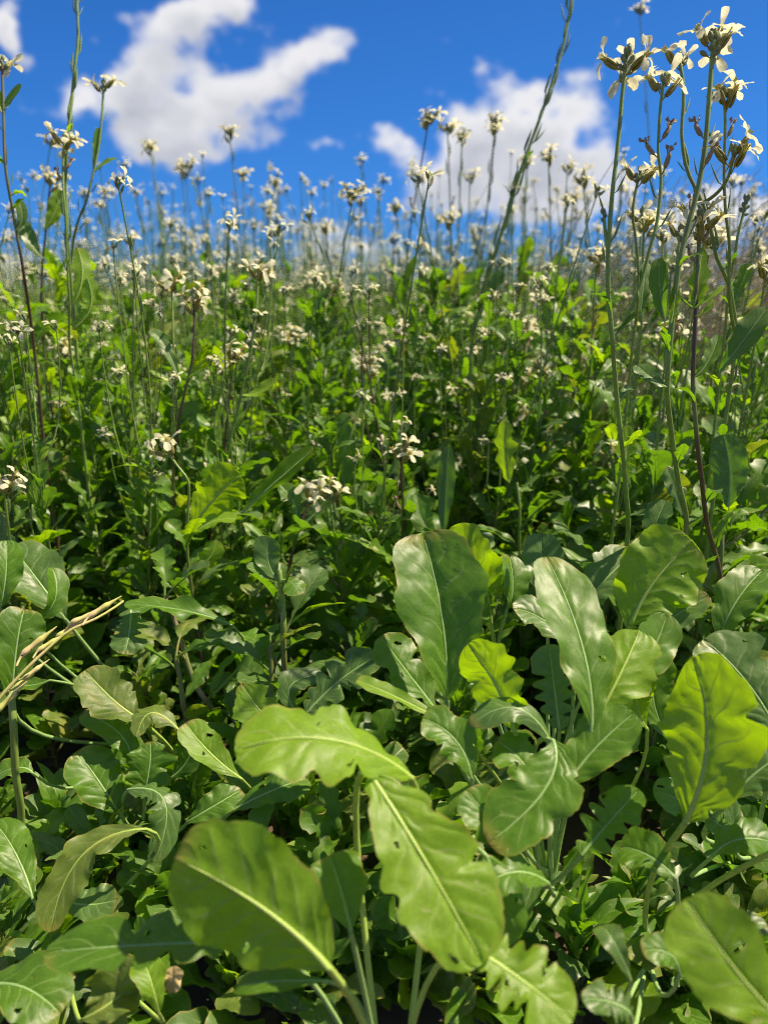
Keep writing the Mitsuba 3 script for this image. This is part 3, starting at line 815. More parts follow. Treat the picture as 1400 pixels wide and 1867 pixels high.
# the sharp stalks at the right
hero_stalk('tallest rocket plant at right, top cluster of cream flowers against the sky', [(1302, 72, .43), (1292, 170, .43), (1284, 260, .43), (1272, 340, .43), (1250, 430, .43), (1235, 510, .43), (1226, 590, .435), (1216, 690, .44), (1222, 785, .46), (1236, 875, .48), (1252, 965, .50)],
           .0019, .0013, 4, 11, items=[(W1, .06, .19, 4), (SL, .05, .33, 4)],
           leaves=[lf((1212, 585, .43), (1204, 535, .43), (1200, 470, .435), 36, face=(.9, .2, -.3), fold=.45, bsdf=M_), lf((1222, 590, .43), (1228, 560, .43), (1232, 520, .43), 20, face=(-1, .2, 0), fold=.3, bsdf=F),
                   lf((1215, 705, .44), (1190, 690, .44), (1160, 665, .45), 36, face=(.6, .8, 0), fold=.3, bsdf=B_)], seed=1)
pl, C, r = hero_stalk('purple-stemmed rocket plant at right with a winged leaf rosette below its flowers', [(1277, 400, .47), (1273, 455, .47), (1268, 520, .47), (1266, 590, .47), (1264, 690, .475), (1270, 780, .48), (1277, 860, .49), (1287, 950, .51), (1314, 1085, .53)],
           .0020, .0012, 5, 8, 'stem_purple', items=[(W1, .02, .08, 2)],
           leaves=[lf((1266, 560, .47), (1272, 520, .47), (1280, 450, .475), 34, face=(-1, .2, .2), fold=.2, bsdf=F, prof='toothed'), lf((1266, 560, .465), (1290, 545, .46), (1322, 520, .46), 16, face=(.5, .8, 0), fold=.4, bsdf=F),
                   lf((1266, 562, .47), (1252, 552, .465), (1240, 540, .46), 10, face=(.5, .8, 0), fold=.4, bsdf=M_), lf((1268, 575, .46), (1285, 568, .455), (1302, 545, .455), 12, face=(.5, .8, 0), fold=.4, bsdf=F),
                   lf((1262, 690, .475), (1290, 660, .475), (1310, 610, .48), 26, face=(.8, .4, 0), fold=.3, bsdf=M_)], seed=2)
pl, C, r = hero_stalk('rocket plant at right whose left stalk carries drooping cream flowers and dark calyces', [(1143, 108, .44), (1136, 150, .44), (1130, 205, .44), (1122, 285, .44), (1115, 350, .44), (1110, 440, .44), (1110, 520, .445), (1117, 610, .45), (1122, 700, .46), (1131, 800, .47), (1140, 890, .49), (1146, 975, .51)],
           .0019, .0011, 4, 9, items=[(SL, .12, .24, 4)], leaves=[lf((1120, 612, .45), (1140, 590, .45), (1160, 570, .45), 12, face=(.5, .8, 0), fold=.3, bsdf=M_), lf((1168, 575, .45), (1172, 530, .45), (1178, 478, .455), 26, face=(.8, .2, .4), fold=.4, bsdf=B_),
           lf((1140, 880, .49), (1140, 840, .49), (1145, 775, .49), 40, face=(-.8, .4, 0), fold=.3, bsdf=F, prof='lobed')], seed=3, spread=.95)
side_stalk(pl, C, [(1209, 155, .45), (1203, 205, .45), (1200, 270, .45), (1205, 325, .45), (1199, 395, .45), (1183, 460, .45), (1160, 540, .45), (1128, 595, .45), (1119, 612, .45)], r, 3, 5, [(W1, .2, .38, 3), (SL, .3, .6, 3)])
side_stalk(pl, C, [(1101, 395, .44), (1103, 420, .44), (1108, 455, .44)], r, 0, 5, s=.7)
pl, C, r = hero_stalk('forked rocket plant at right with plump green pods along its bare middle', [(1240, 112, .50), (1246, 170, .50), (1241, 240, .50), (1248, 300, .50), (1268, 345, .50), (1292, 400, .50), (1305, 460, .50), (1330, 520, .51), (1340, 640, .53)],
             .0018, .0011, 2, 5, items=[(PD, .10, .42, 6), (SL, .03, .3, 4)], seed=4)
side_stalk(pl, C, [(1320, 180, .47), (1322, 235, .475), (1320, 300, .48), (1322, 375, .485), (1330, 450, .49), (1329, 530, .50), (1338, 620, .525)], r, 3, 5, [(W1, .12, .3, 3), (SL, .2, .6, 4)])
side_stalk(pl, C, [(1336, 285, .47), (1330, 315, .475), (1322, 345, .485)], r, 3, 4)
hero_stalk('rocket plant behind the tall right stalks with a tight head of green buds', [(1360, 372, .53), (1352, 400, .53), (1342, 440, .53), (1330, 500, .54), (1322, 600, .56)], .0016, .0009, 0, 9, items=[(SL, .03, .2, 4)],
           leaves=[lf((1336, 560, .54), (1350, 520, .54), (1365, 480, .54), 28, face=(.8, .2, -.4), fold=.4, bsdf=M_), lf((1310, 680, .50), (1355, 620, .49), (1398, 560, .49), 52, face=(.8, .5, -.3), fold=.25, bsdf=B_, label='smooth grey-green leaf by the right edge')], seed=5)
hero_stalk('rocket plant between the right stalks with short thick calyces', [(1166, 318, .52), (1158, 350, .52), (1152, 385, .52), (1158, 440, .525), (1163, 500, .53), (1158, 600, .55)], .0015, .0009, 3, 8, items=[(SL, .1, .3, 3)], seed=6)
hero_stalk('low cream-flowered rocket plant right of the green forked stalk', [(1172, 395, .60), (1172, 440, .60), (1170, 520, .61), (1168, 620, .62)], .0015, .0009, 6, 5, seed=7)
hero_stalk('tall bare rocket stalk lined with closed pods, leaning right into the sky', [(1046, -70, .72), (1040, 0, .72), (1025, 85, .72), (1003, 160, .72), (985, 215, .72), (965, 270, .72), (945, 325, .72), (925, 390, .73), (908, 440, .74), (880, 540, .76), (860, 640, .78)], .0030, .0011, 0, 0, items=[(PD, .04, .56, 34), (SL, .02, .5, 12)], seed=8, s=1.15)
hero_stalk('tall bare rocket stalk lined with closed pods at the left edge of the sky', [(142, -60, .68), (139, 10, .68), (141, 60, .68), (135, 130, .68), (130, 200, .68), (124, 262, .68), (120, 340, .69), (122, 430, .70), (128, 520, .72)], .0024, .0011, 0, 0, items=[(PD, .03, .5, 20), (SL, .02, .5, 6)], seed=9, s=.95)
hero_stalk('rocket plant at left with dark buds and white flowers beside the bare stalk', [(117, 258, .66), (113, 310, .66), (117, 380, .66), (122, 450, .67), (128, 540, .68), (128, 640, .70)], .0017, .0009, 4, 6, items=[(W1, .03, .09, 2), (SL, .05, .2, 3)],
           leaves=[lf((130, 560, .66), (150, 505, .66), (140, 450, .665), 32, face=(-1, .2, 0), fold=.3, bsdf=F, prof='wavy'), lf((132, 600, .66), (165, 560, .66), (158, 505, .66), 40, face=(-1, .3, 0), fold=.35, bsdf=F, prof='lobed', ruffle=.14)], seed=10)
hero_stalk('slender rocket plant at left, small bud cluster and side leaves against the cloud', [(188, 160, .72), (184, 215, .72), (178, 270, .72), (170, 312, .72), (160, 360, .72), (143, 405, .73), (134, 450, .74), (128, 560, .76)], .0017, .0010, 2, 6, items=[(SL, .03, .25, 6)],
           leaves=[lf((172, 312, .72), (190, 298, .72), (213, 288, .72), 18, face=(.4, .8, 0), fold=.3, bsdf=F), lf((170, 310, .72), (174, 270, .72), (180, 232, .72), 14, face=(.8, .3, .3), fold=.3, bsdf=M_)], seed=11)
hero_stalk('purple-stemmed rocket plant at the left edge with young leaves at its tip', [(3, 120, .64), (4, 180, .64), (6, 250, .64), (14, 330, .64), (28, 400, .65), (42, 480, .66), (52, 560, .68), (62, 650, .70)], .0020, .0011, 2, 6, 'stem_purple', items=[(SL, .03, .2, 4)],
           leaves=[lf((2, 200, .64), (15, 185, .64), (38, 152, .64), 14, face=(.5, .6, 0), fold=.3, bsdf=M_), lf((3, 205, .64), (-5, 180, .64), (-10, 160, .64), 22, face=(-.8, .4, 0), fold=.3, bsdf=F), lf((20, 355, .64), (35, 350, .64), (50, 358, .64), 16, face=(-.4, .8, 0), fold=.2, bsdf=F),
                   lf((10, 300, .64), (-5, 290, .64), (-20, 300, .64), 25, face=(-.6, .8, 0), fold=.2, bsdf=F), lf((26, 420, .65), (40, 400, .65), (35, 365, .65), 20, face=(.6, .6, 0), fold=.3, bsdf=B_)], seed=12)
hero_stalk('purple-stemmed rocket plant behind the left edge stalk, leafy up to its flowers', [(92, 330, .80), (84, 400, .80), (78, 480, .81), (78, 570, .82), (80, 640, .84)], .0017, .0010, 4, 6, 'stem_purple', leaves=[lf((80, 420, .8), (100, 385, .8), (110, 345, .8), 30, face=(-.9, .3, 0), fold=.2, bsdf=F), lf((78, 470, .8), (55, 440, .8), (40, 400, .8), 30, face=(.8, .4, 0), fold=.3, bsdf=B_)], seed=13)
hero_stalk('rocket plant left of centre whose top white flower spreads flat', [(470, 500, .62), (466, 560, .62), (458, 625, .62), (442, 715, .63), (418, 810, .64), (405, 900, .66)], .0017, .0010, 3, 3, items=[(SL, .05, .2, 3)],
           leaves=[lf((440, 720, .63), (470, 715, .63), (500, 690, .63), 26, face=(.5, .8, 0), fold=.3, bsdf=F)], seed=14, s=.98, spread=.8)
hero_stalk('dark-stemmed rocket plant left of centre with a wide pair of flower clusters', [(352, 545, .64), (353, 600, .64), (350, 650, .64), (338, 715, .65), (322, 800, .66), (315, 900, .68)], .0018, .0011, 5, 4, 'stem_purple',
           leaves=[lf((356, 625, .64), (375, 595, .64), (388, 575, .64), 20, face=(.5, .6, .3), fold=.3, bsdf=F), lf((340, 700, .68), (385, 650, .68), (420, 680, .68), 60, face=(-.6, .8, 0), fold=.2, bsdf=F, prof='wavy', label='yellow-green backlit leaf below the flowers'), lf((330, 700, .63), (300, 630, .63), (272, 602, .63), 26, face=(.5, .8, 0), fold=.3, bsdf=B_)], seed=15, s=.95, spread=.85)
pl, C, r = hero_stalk('rocket plant left of the wide pair, single cream flower and upright buds', [(312, 520, .66), (313, 570, .66), (316, 640, .66), (322, 720, .67), (330, 820, .69)], .0016, .0009, 3, 4, seed=16, s=.92)
hero_stalk('rocket plant in the middle with a round white flower head and a bright slim leaf', [(668, 655, .74), (660, 710, .74), (650, 760, .74), (636, 810, .74), (622, 880, .75), (616, 980, .77)], .0018, .0011, 6, 8, leaves=[lf((648, 768, .74), (664, 745, .74), (678, 712, .74), 16, face=(-.6, .6, 0), fold=.3, bsdf=F), lf((622, 900, .75), (632, 850, .75), (630, 770, .75), 34, face=(.9, .2, 0), fold=.4, bsdf=M_)], seed=17, s=.95)
hero_stalk('low rocket plant at left with one wilting cream flower over broad leaves', [(302, 822, .60), (322, 850, .60), (343, 882, .60), (344, 950, .61), (343, 1030, .62)], .0020, .0009, 3, 2, leaves=[
    lf((348, 965, .61), (395, 905, .60), (440, 868, .60), 92, face=(-.8, .5, .2), fold=.2, bsdf=F, prof='wavy', label='broad backlit leaf'), lf((440, 935, .60), (500, 880, .60), (572, 818, .61), 46, face=(-.7, .6, 0), fold=.3, bsdf=M_, label='long narrow leaf pointing up to the right'),
    lf((350, 975, .60), (390, 950, .60), (432, 945, .60), 40, face=(.4, .8, 0), fold=.2, bsdf=F, prof='wavy'), lf((345, 1040, .61), (380, 1020, .61), (392, 985, .61), 40, face=(-.9, .3, 0), fold=.2, bsdf=F, prof='wavy')], seed=18)
hero_stalk('stout-stemmed rocket plant left of the tall folded leaf, topped by a leaf whorl', [(508, 1040, .52), (512, 1090, .52), (518, 1150, .52), (520, 1240, .53), (505, 1380, .55)], .0026, .0020, 0, 0, leaves=[
    lf((505, 1058, .52), (488, 1020, .52), (490, 978, .52), 52, face=(.8, .5, 0), fold=.2, bsdf=B_), lf((505, 1058, .52), (480, 1045, .52), (450, 1035, .51), 34, face=(.6, .7, 0), fold=.2, bsdf=B_, prof='lobed'), lf((510, 1058, .52), (530, 1062, .515), (548, 1085, .51), 44, face=(.5, .8, 0), fold=-.2, bsdf=M_, prof='wavy'),
    lf((525, 1140, .53), (570, 1110, .53), (630, 1100, .53), 34, face=(-.4, .9, 0), fold=.2, bsdf=F)], seed=19, low=10)
hero_stalk('purple-stemmed rocket plant left of centre with a grey curled leaf and two white flowers', [(566, 905, .62), (548, 950, .62), (538, 985, .62), (530, 1030, .63), (500, 1180, .66)], .0019, .0013, 3, 3, 'stem_purple', leaves=[
    lf((540, 965, .62), (575, 935, .62), (602, 897, .62), 34, face=(.7, .4, -.3), fold=.3, bsdf=B_, label='grey-green blade pointing at the flower'), lf((540, 945, .62), (535, 915, .62), (508, 880, .62), 40, face=(.8, .5, 0), fold=.3, bsdf=M_, prof='lobed'), lf((542, 950, .62), (560, 915, .625), (550, 880, .63), 34, face=(.7, .5, 0), fold=.3, bsdf=B_, prof='toothed'),
    lf((575, 985, .62), (620, 975, .62), (690, 1005, .62), 24, face=(.2, .95, 0), fold=.2, bsdf=F)], seed=20)
hero_stalk('rocket plant in the middle right topped by an upright toothed green leaf', [(942, 880, .66), (946, 930, .66), (948, 1000, .67), (950, 1080, .69)], .0015, .0012, 0, 0, leaves=[lf((928, 880, .66), (920, 820, .66), (920, 765, .66), 40, face=(-.7, .5, .2), fold=.3, bsdf=F, prof='toothed'), lf((945, 895, .66), (965, 880, .66), (985, 865, .66), 12, face=(.3, .9, 0), fold=.2, bsdf=M_)], seed=21)
hero_stalk('leafy rocket shoot in the middle with one upright blunt strap leaf', [(808, 990, .64), (808, 1020, .64), (806, 1080, .66)], .0013, .0012, 0, 0, leaves=[lf((808, 985, .64), (812, 900, .64), (817, 812, .645), 36, face=(.7, .4, -.4), fold=.1, bsdf=B_, label='upright blunt strap leaf'), lf((800, 975, .64), (770, 950, .64), (760, 900, .65), 46, face=(.8, .4, 0), fold=.3, bsdf=M_)], seed=22, name='leafy_rocket_plant')
hero_stalk('leafy rocket shoot at right with an upright spoon-shaped leaf', [(1318, 960, .54), (1312, 1030, .54), (1310, 1090, .56)], .0016, .0014, 0, 0, leaves=[lf((1326, 925, .54), (1330, 860, .54), (1318, 792, .545), 64, face=(.8, .5, -.2), fold=.15, bsdf=B_, prof='round', label='spoon-shaped upright leaf'), lf((1190, 990, .54), (1195, 955, .54), (1214, 912, .545), 50, face=(.7, .4, -.3), fold=.4, bsdf=B_), lf((1330, 960, .54), (1345, 940, .54), (1365, 935, .54), 20, face=(.3, .9, 0), fold=.2, bsdf=M_)], seed=23, name='leafy_rocket_plant')

# the ripe seed stalk lying in from the left
pl = Plant('seed_stalk', 'bent tan seed stalk with swollen spotted ripe pods at left', 'seed stalk')
C = spline([at(225, 1096, .42), at(175, 1128, .41), at(130, 1148, .405), at(85, 1185, .40), at(40, 1228, .395), at(-20, 1300, .39), at(-70, 1420, .39), [at(-90, 1500, .39)[0], at(-90, 1500, .39)[1], -.01]], 50)
pl.part('stem', ply(tube(C, np.linspace(.0006, .0019, 50), 8), 'pod_ripe'))
big_pod = pod_mesh(.030, .0018, 10, 3)
P_RIPE = ply(big_pod, 'pod_ripe')
rr_ = np.random.default_rng(77)
for (bx, by), (tx, ty) in [((118, 1152), (200, 1118)), ((150, 1140), (226, 1092)), ((30, 1215), (110, 1150)), ((5, 1262), (72, 1205)), ((-20, 1310), (50, 1240)), ((95, 1175), (160, 1135)), ((60, 1200), (125, 1160)), ((25, 1240), (85, 1195))]:
    d0 = .395 + .02 * rr_.random()
    a, b = at(bx, by, d0), at(tx, ty, d0 + .008)
    L = np.linalg.norm(b - a)
    pl.part('pod', P_RIPE, along(a, b - a, rr_.uniform(0, 6), L / .030))
hero_stalk('hairy green rocket stem at the left edge below the seed stalk, cut off leafless', [(18, 1262, .42), (24, 1340, .42), (34, 1440, .43), (36, 1500, .44)], .0022, .0020, 0, 0, seed=31, low=3, low_to=.06)
for lab, pts in [('thin purple rocket stem with pale scars standing in the dark gap at left', [(300, 1090, .56), (335, 1180, .555), (362, 1260, .55), (392, 1310, .55), (402, 1400, .55), (408, 1470, .55)]),
                 ('thick purple and white rocket stem at left of the gap', [(320, 1200, .53), (330, 1260, .53), (345, 1320, .53), (375, 1420, .53), (385, 1475, .53)]),
                 ('short purple rocket stem standing above the broad backlit leaf', [(492, 1180, .52), (496, 1330, .52), (500, 1440, .51), (504, 1530, .51)])]:
    hero_stalk(lab, pts, .0022, .0016, 0, 0, 'stem_purple', seed=32, low=5, low_to=.22, size=.05)

# dry leaves lying low
for k, (px, py, w, lab) in enumerate([(312, 1790, 34, 'small curled tan dry leaf low down below the backlit leaf'), (205, 1815, 95, 'yellow mottled dying leaf lying near the bottom left'), (95, 1800, 60, 'crumpled brown dead leaf in the bottom left gap')]):
    key = numbered(counts, 'dead_leaf')
    d = .335
    o = at(px, py, d)
    s = w / 1400 * d
    C = lambda t: bez([o + [-s * .2, 0, -s * .8], o + [s * .2, -.2 * s, 0], o + [s * .1, .2 * s, s * .8]], t)
    scene[key] = ply(blade(C, s * 1.1, -FWD + .6 * UP, .3, 'wavy', .16, 0, .03, .6, 30, 14, 400 + k), 'dry' if k != 1 else 'leaf_spotted')
    labels[key] = {'label': lab, 'category': 'dead leaf'}

# ------------------------------------------------------------------ the front rows of the crop: single plants placed where their heads show
g = np.random.default_rng(42)
ROWS = [  # head x, head y, distance, label
    (775, 215, .95, 'rocket plant in the middle distance whose flower head stands before the big right cloud edge'),
    (850, 250, 1.0, 'rocket plant with a full cream head beside a bundle of bare stalks, middle right'),
    (905, 222, 1.1, 'thin rocket plant with a sparse head just left of the leaning pod stalk'),
    (808, 235, 1.05, 'dry tan-tipped rocket stalk between two flowering heads'),
    (650, 352, .85, 'rocket plant in the middle with a large drooping white flower at its top'),
    (345, 302, 1.25, 'rocket plant at left under the cloud with a double flower head'),
    (418, 242, 1.2, 'tallest blurred rocket plant below the big cloud, single round head'),
    (270, 270, 1.3, 'rocket plant under the big cloud at left with a crooked stem'),
    (447, 320, 1.35, 'blurred rocket plant with a small round head right of the tallest under the cloud'),
    (502, 335, 1.4, 'blurred rocket plant with a round head standing alone left of the middle'),
    (1160, 20, 1.3, 'very tall blurred rocket plant between the sharp right stalks'),
    (1000, 290, 1.0, 'rocket plant right of the leaning pod stalk with a cream head'),
    (965, 295, 1.15, 'blurred rocket plant before the cloud, head level with the leaning stalk'),
    (1042, 365, 1.05, 'short rocket plant with a yellowish head left of the sharp right stalks'),
    (1090, 470, .75, 'rocket plant with hanging flowers at the foot of the sharp right stalks'),
    (85, 260, 1.2, 'blurred rocket plant with small heads left of the bare left stalk'),
    (240, 440, .95, 'rocket plant at left with one round cream head above the leaves'),
    (490, 385, 1.3, 'blurred leafy rocket plant in the left half with a loose pale head'),
    (720, 380, 1.2, 'blurred rocket plant near the middle with a small yellow-green head'),
    (530, 612, .85, 'rocket plant left of the middle with three nodding pale flowers'),
    (990, 670, .75, 'rocket plant right of the middle with flowers down among the leaves'),
    (730, 612, 1.0, 'rocket plant in the middle with a yellow drying flower head'),
    (960, 600, .85, 'rocket plant with a pale head level with the leaf tops, right of the middle'),
    (430, 650, .66, 'small rocket plant with two white flowers beside the long dark stem'),
    (1230, 425, .58, 'rocket plant with blurred cream flowers right behind the tall right stalk'),
    (1290, 440, .60, 'rocket plant with yellowish flowers behind the purple stem at right'),
    (1385, 500, .55, 'rocket plant at the right edge with white crumpled flowers'),
    (10, 880, .58, 'rocket plant at the left edge with a single white four-petalled flower'),
    (735, 832, .62, 'short rocket plant in the middle with one small white flower'),
    (600, 905, .60, 'short rocket plant in the middle with a nodding white flower beside a grey blade'),
    (945, 750, .80, 'rocket plant right of the middle with two bright flowers over an arching leaf'),
    (120, 640, .80, 'rocket plant at left with a yellowish leaf pair and blurred flowers'),
    (590, 420, 1.25, 'blurred rocket plant with a faint head against the small low cloud'),
    (820, 400, .95, 'blurred rocket plant with several heads in front of the pod stalk foot'),
    (1070, 330, .85, 'rocket plant with tangled bare side stalks left of the sharp right stalks'),
]
for px, py, d, lab in ROWS:
    top = at(px, py, d)
    pl = Plant('flowering_rocket_plant', lab)
    a = g.uniform(0, 6.28)
    ln = g.uniform(.03, .22)
    base = np.array([top[0] - math.cos(a) * ln * top[2], top[1] - math.sin(a) * ln * top[2], 0])
    leafy = min(.46, .10 + .31 * base[1], top[2] * .85)
    grow(pl, g, base, leafy, top[2], ln, a, 28, .078, int(g.integers(0, 3)) if py < 600 else 0, int(g.integers(3, 6)), pods=int(g.integers(3, 8)))

for px, py, d, lab in [
    (25, 420, .74, 'leafy rocket plant at the left edge with its top just above the horizon'), (110, 400, .90, 'slim leafy rocket plant at left between the bare stalk and the purple stems'), (60, 350, .82, 'tall leafy rocket plant at the left edge, leaves reaching above the horizon'), (150, 470, .78, 'tall leafy rocket plant at left with bright backlit leaf tops'), (205, 545, .74, 'leafy rocket plant at left, its top below the cream flowers'),
    (300, 600, .80, 'tall leafy rocket plant left of centre behind the wide pair of flower clusters'), (760, 470, 1.0, 'tall leafy rocket plant near the middle, its top under the right cloud'), (880, 480, .95, 'tall leafy rocket plant right of the middle at the foot of the pod stalk'),
    (1075, 530, .72, 'tall leafy rocket plant with dark toothed leaves left of the sharp right stalks'), (1160, 640, .66, 'leafy rocket plant between the sharp right stalks'), (1390, 500, .70, 'tall leafy rocket plant at the right edge behind the grey-green leaf'),
    (1300, 620, .68, 'leafy rocket plant behind the purple right stem'), (560, 560, .95, 'tall leafy rocket plant left of the middle among blurred flowers'), (10, 560, .70, 'dense leafy rocket plant low at the left edge'),
    (650, 740, .78, 'leafy rocket plant in the middle below the round white flower head'), (440, 600, .85, 'leafy rocket plant in the left half behind the flat white flower')]:
    top = at(px, py, d)
    pl = Plant('leafy_rocket_plant', lab, 'leafy plant')
    grow(pl, g, (top[0], top[1], 0), top[2], None, .04, g.uniform(0, 6.28), int(24 + 30 * top[2]), .066, tone=['leaf_mid', 'leaf_mid', 'leaf_blue', 'leaf_fresh'])

# low leafy plants that fill the ground between them
spots = []
TONES = [['leaf_mid'] * 4 + ['leaf_blue'], ['leaf_blue'] * 5 + ['leaf_mid'], ['leaf_fresh', 'leaf_fresh', 'leaf_mid'], ['leaf_spotted', 'leaf_spotted', 'leaf_mid']]


def side_of(x, y):
    f = x / (.5 * math.hypot(y, CAM_H))
    return 'far left' if f < -.66 else 'left' if f < -.3 else 'centre left' if f < 0 else 'centre right' if f < .3 else 'right' if f < .66 else 'far right'


tries = 0
k = 0
fill_rng = np.random.default_rng(99)
for px, py, h in [(380, 1640, .10), (480, 1560, .12), (560, 1650, .10), (650, 1560, .11), (330, 1760, .08), (440, 1760, .09), (560, 1790, .08), (640, 1710, .09), (250, 1880, .06), (420, 1890, .07), (560, 1910, .06), (760, 1840, .07), (880, 1900, .06), (200, 1700, .09), (110, 1900, .06), (720, 1640, .10), (540, 1480, .13), (450, 1460, .13), (1050, 1850, .07), (1250, 1880, .06), (1130, 1760, .07), (800, 1700, .09), (840, 1590, .11), (300, 1620, .11), (30, 1800, .08), (660, 1830, .07)]:
    o = soil_at(px, py)
    spots.append((o[0], o[1]))
    pl = Plant('leafy_rocket_plant', f"small low rocket plant {side_of(o[0], o[1])}, filling the ground {'at the very front' if o[1] < .36 else 'under the nearest big leaves' if o[1] < .42 else 'behind the nearest big leaves'}", 'leafy plant', 'small plants on the ground in front')
    grow(pl, fill_rng, (o[0], o[1], 0), h, None, .1, fill_rng.uniform(0, 6.28), 24, .05, tone=LEAVES)
while k < 118 and tries < 6000:
    tries += 1
    y = .29 + .86 * g.random()
    x = (g.random() * 2 - 1) * (.5 * math.hypot(y, CAM_H) * 1.12 + .03)
    if any((x - u)**2 + (y - v)**2 < (.044 if y < .6 else .052)**2 for u, v in spots) or np.hypot(x - crown_r[0], y - crown_r[1]) < .05:
        continue
    spots.append((x, y))
    h = float(np.interp(y, [.30, .40, .48, .6, .72, .85], [.05, .065, .10, .20, .33, .42])) * g.uniform(.75, 1.15)
    tone = int(g.choice([0, 0, 0, 1, 1, 2, 3]))
    pur = bool(g.random() < .3)
    say = f"low {['mid-green', 'grey-green', 'bright green', 'yellowing'][tone]} rocket plant{', purple stem,' if pur else ''} {side_of(x, y)}, {'front row' if y < .45 else 'just behind the front row' if y < .6 else 'below the first flowers' if y < .75 else 'among flowering stems' if y < .95 else 'behind the first flowering stems'}"
    pl = Plant('leafy_rocket_plant', say, 'leafy plant', 'low leafy plants between the flowering ones')
    grow(pl, g, (x, y, 0), h, None, g.uniform(0, .25), g.uniform(0, 6.28), int(24 + 52 * h), (.042 if x < .0 else .054) * g.uniform(.8, 1.2), purple=pur, tone=TONES[tone])
    k += 1

# ------------------------------------------------------------------ the crop behind: kinds of plant, then one copy per plant
KINDS = []
for k in range(14):
    pl = Plant(None, fine=False)
    r = np.random.default_rng(900 + k)
    tall = k % 7 != 6
    grow(pl, r, (0, 0, 0), r.uniform(.30, .44), r.uniform(.50, .66) if tall else None, r.uniform(0, .28), r.uniform(0, 6.28), 30, .068, [5, 6, 4, 6, 7, 5, 0][k % 7], 3, pods=5)
    scene[f'kind_{k}'] = {'type': 'shapegroup', **pl.store}
    KINDS.append(f'kind_{k}')
pts = []
tries = 0
while len(pts) < 228 and tries < 40000:
    tries += 1
    y = math.sqrt(g.uniform(.70**2, 2.35**2)) if len(pts) > 60 else g.uniform(.62, 1.05)
    x = (g.random() * 2 - 1) * (.53 * y + .06)
    if (x > .36 * y and y > 1.65) or any((x - u)**2 + (y - v)**2 < .055**2 for u, v in pts):
        continue
    pts.append((x, y))
for x, y in sorted(pts, key=lambda p: p[1]):
    key = numbered(counts, 'flowering_rocket_plant')
    M = placed((x, y, 0), g.uniform(0, 6.28), 0, 0, min(g.uniform(.70, 1.08) * (.78 + .5 * float(meshkit.noise(np.array([x * 2.2, y * 2.2, 0.5]), 3))), (.36 + .15 * y) / .64))
    scene[key] = {'type': 'instance', 'shapegroup': {'type': 'ref', 'id': KINDS[int(g.integers(0, 14))]}, 'to_world': T4(M)}
    labels[key] = {'label': f"blurred flowering rocket plant, {side_of(x, y)}, {'just behind the front plants' if y < 1.0 else 'in the nearer dense rows' if y < 1.4 else 'deep in the dense rows' if y < 1.9 else 'in the last rows before the far field'}", 'category': 'flowering plant', 'group': 'flowering plants in the dense rows behind'}

# the rest of the field, past counting
FAR = []
for k in range(6):
    r = np.random.default_rng(1500 + k)
    v = {}
    pl = Plant(None, fine=False)
    H = r.uniform(.5, .66)
    P = np.stack([.02 * np.sin(np.linspace(0, 3, 7) + k), .02 * np.cos(np.linspace(0, 2.5, 7) + k), np.linspace(0, H, 7)], -1)
    stems, leaves, heads = [tube(P, np.linspace(.0024, .001, 7), 3)], [], []
    for q in range(6):
        i = 2 + q % 4
        a = r.uniform(0, 6.28)
        B = np.array([P[i], P[i] + [.04 * math.cos(a), .04 * math.sin(a), .06], P[i] + [.05 * math.cos(a), .05 * math.sin(a), min(H * r.uniform(.25, .5), H - P[i][2] - .01)]])
        stems.append(tube(B, [.0012, .001, .0009], 3))
        for w in range(3):
            heads.append(moved(petal_mesh(w * 2.1, .002, 1.2, 3, 1, int(r.integers(0, 99))), along(B[-1] - [0, 0, .01], r.uniform(-1, 1, 3) + [0, 0, 1.2])))
    for w in range(5):
        heads.append(moved(petal_mesh(w * 1.3, .002, 1.2, 3, 1, int(r.integers(0, 99))), along(P[-1] - [0, 0, .012 + .004 * w], r.uniform(-1, 1, 3) + [0, 0, 1.2])))
    for q in range(20):
        m = BANK[int(r.integers(0, 12))]
        leaves.append(moved(m, placed(np.array([P[min(6, int(q / 20 * 4.4))][0], 0, .02 + q / 20 * .29]), q * 2.4, r.uniform(.4, 1.2), 0, r.uniform(.05, .09))))
    stuffd = {'stem': ply(join(*stems), 'stem_green'), 'leaves': ply(join(*leaves), ['leaf_mid', 'leaf_blue', 'leaf_fresh'][k % 3]), 'flowers': ply(join(*heads), 'petal')}
    scene[f'far_kind_{k}'] = {'type': 'shapegroup', **stuffd}
    FAR.append(f'far_kind_{k}')
n = 0
for _ in range(1700):
    y = math.sqrt(g.uniform(2.3**2, 6.0**2)) if _ < 1400 else g.uniform(6, 13)
    x = (g.random() * 2 - 1) * (.54 * y + .1)
    if x > .36 * y:
        continue
    n += 1
    scene[f'distant_crop__{n:03d}'] = {'type': 'instance', 'shapegroup': {'type': 'ref', 'id': FAR[int(g.integers(0, 6))]}, 'to_world': T4(placed((x, y, 0), g.uniform(0, 6.28), 0, 0, g.uniform(.75, 1.1) * (.72 + .5 * float(meshkit.noise(np.array([x * 1.3, y * 1.3, 0.5]), 4)))))}
labels['distant_crop'] = {'label': 'far rows of the flowering rocket field reading as one mass', 'kind': 'stuff'}

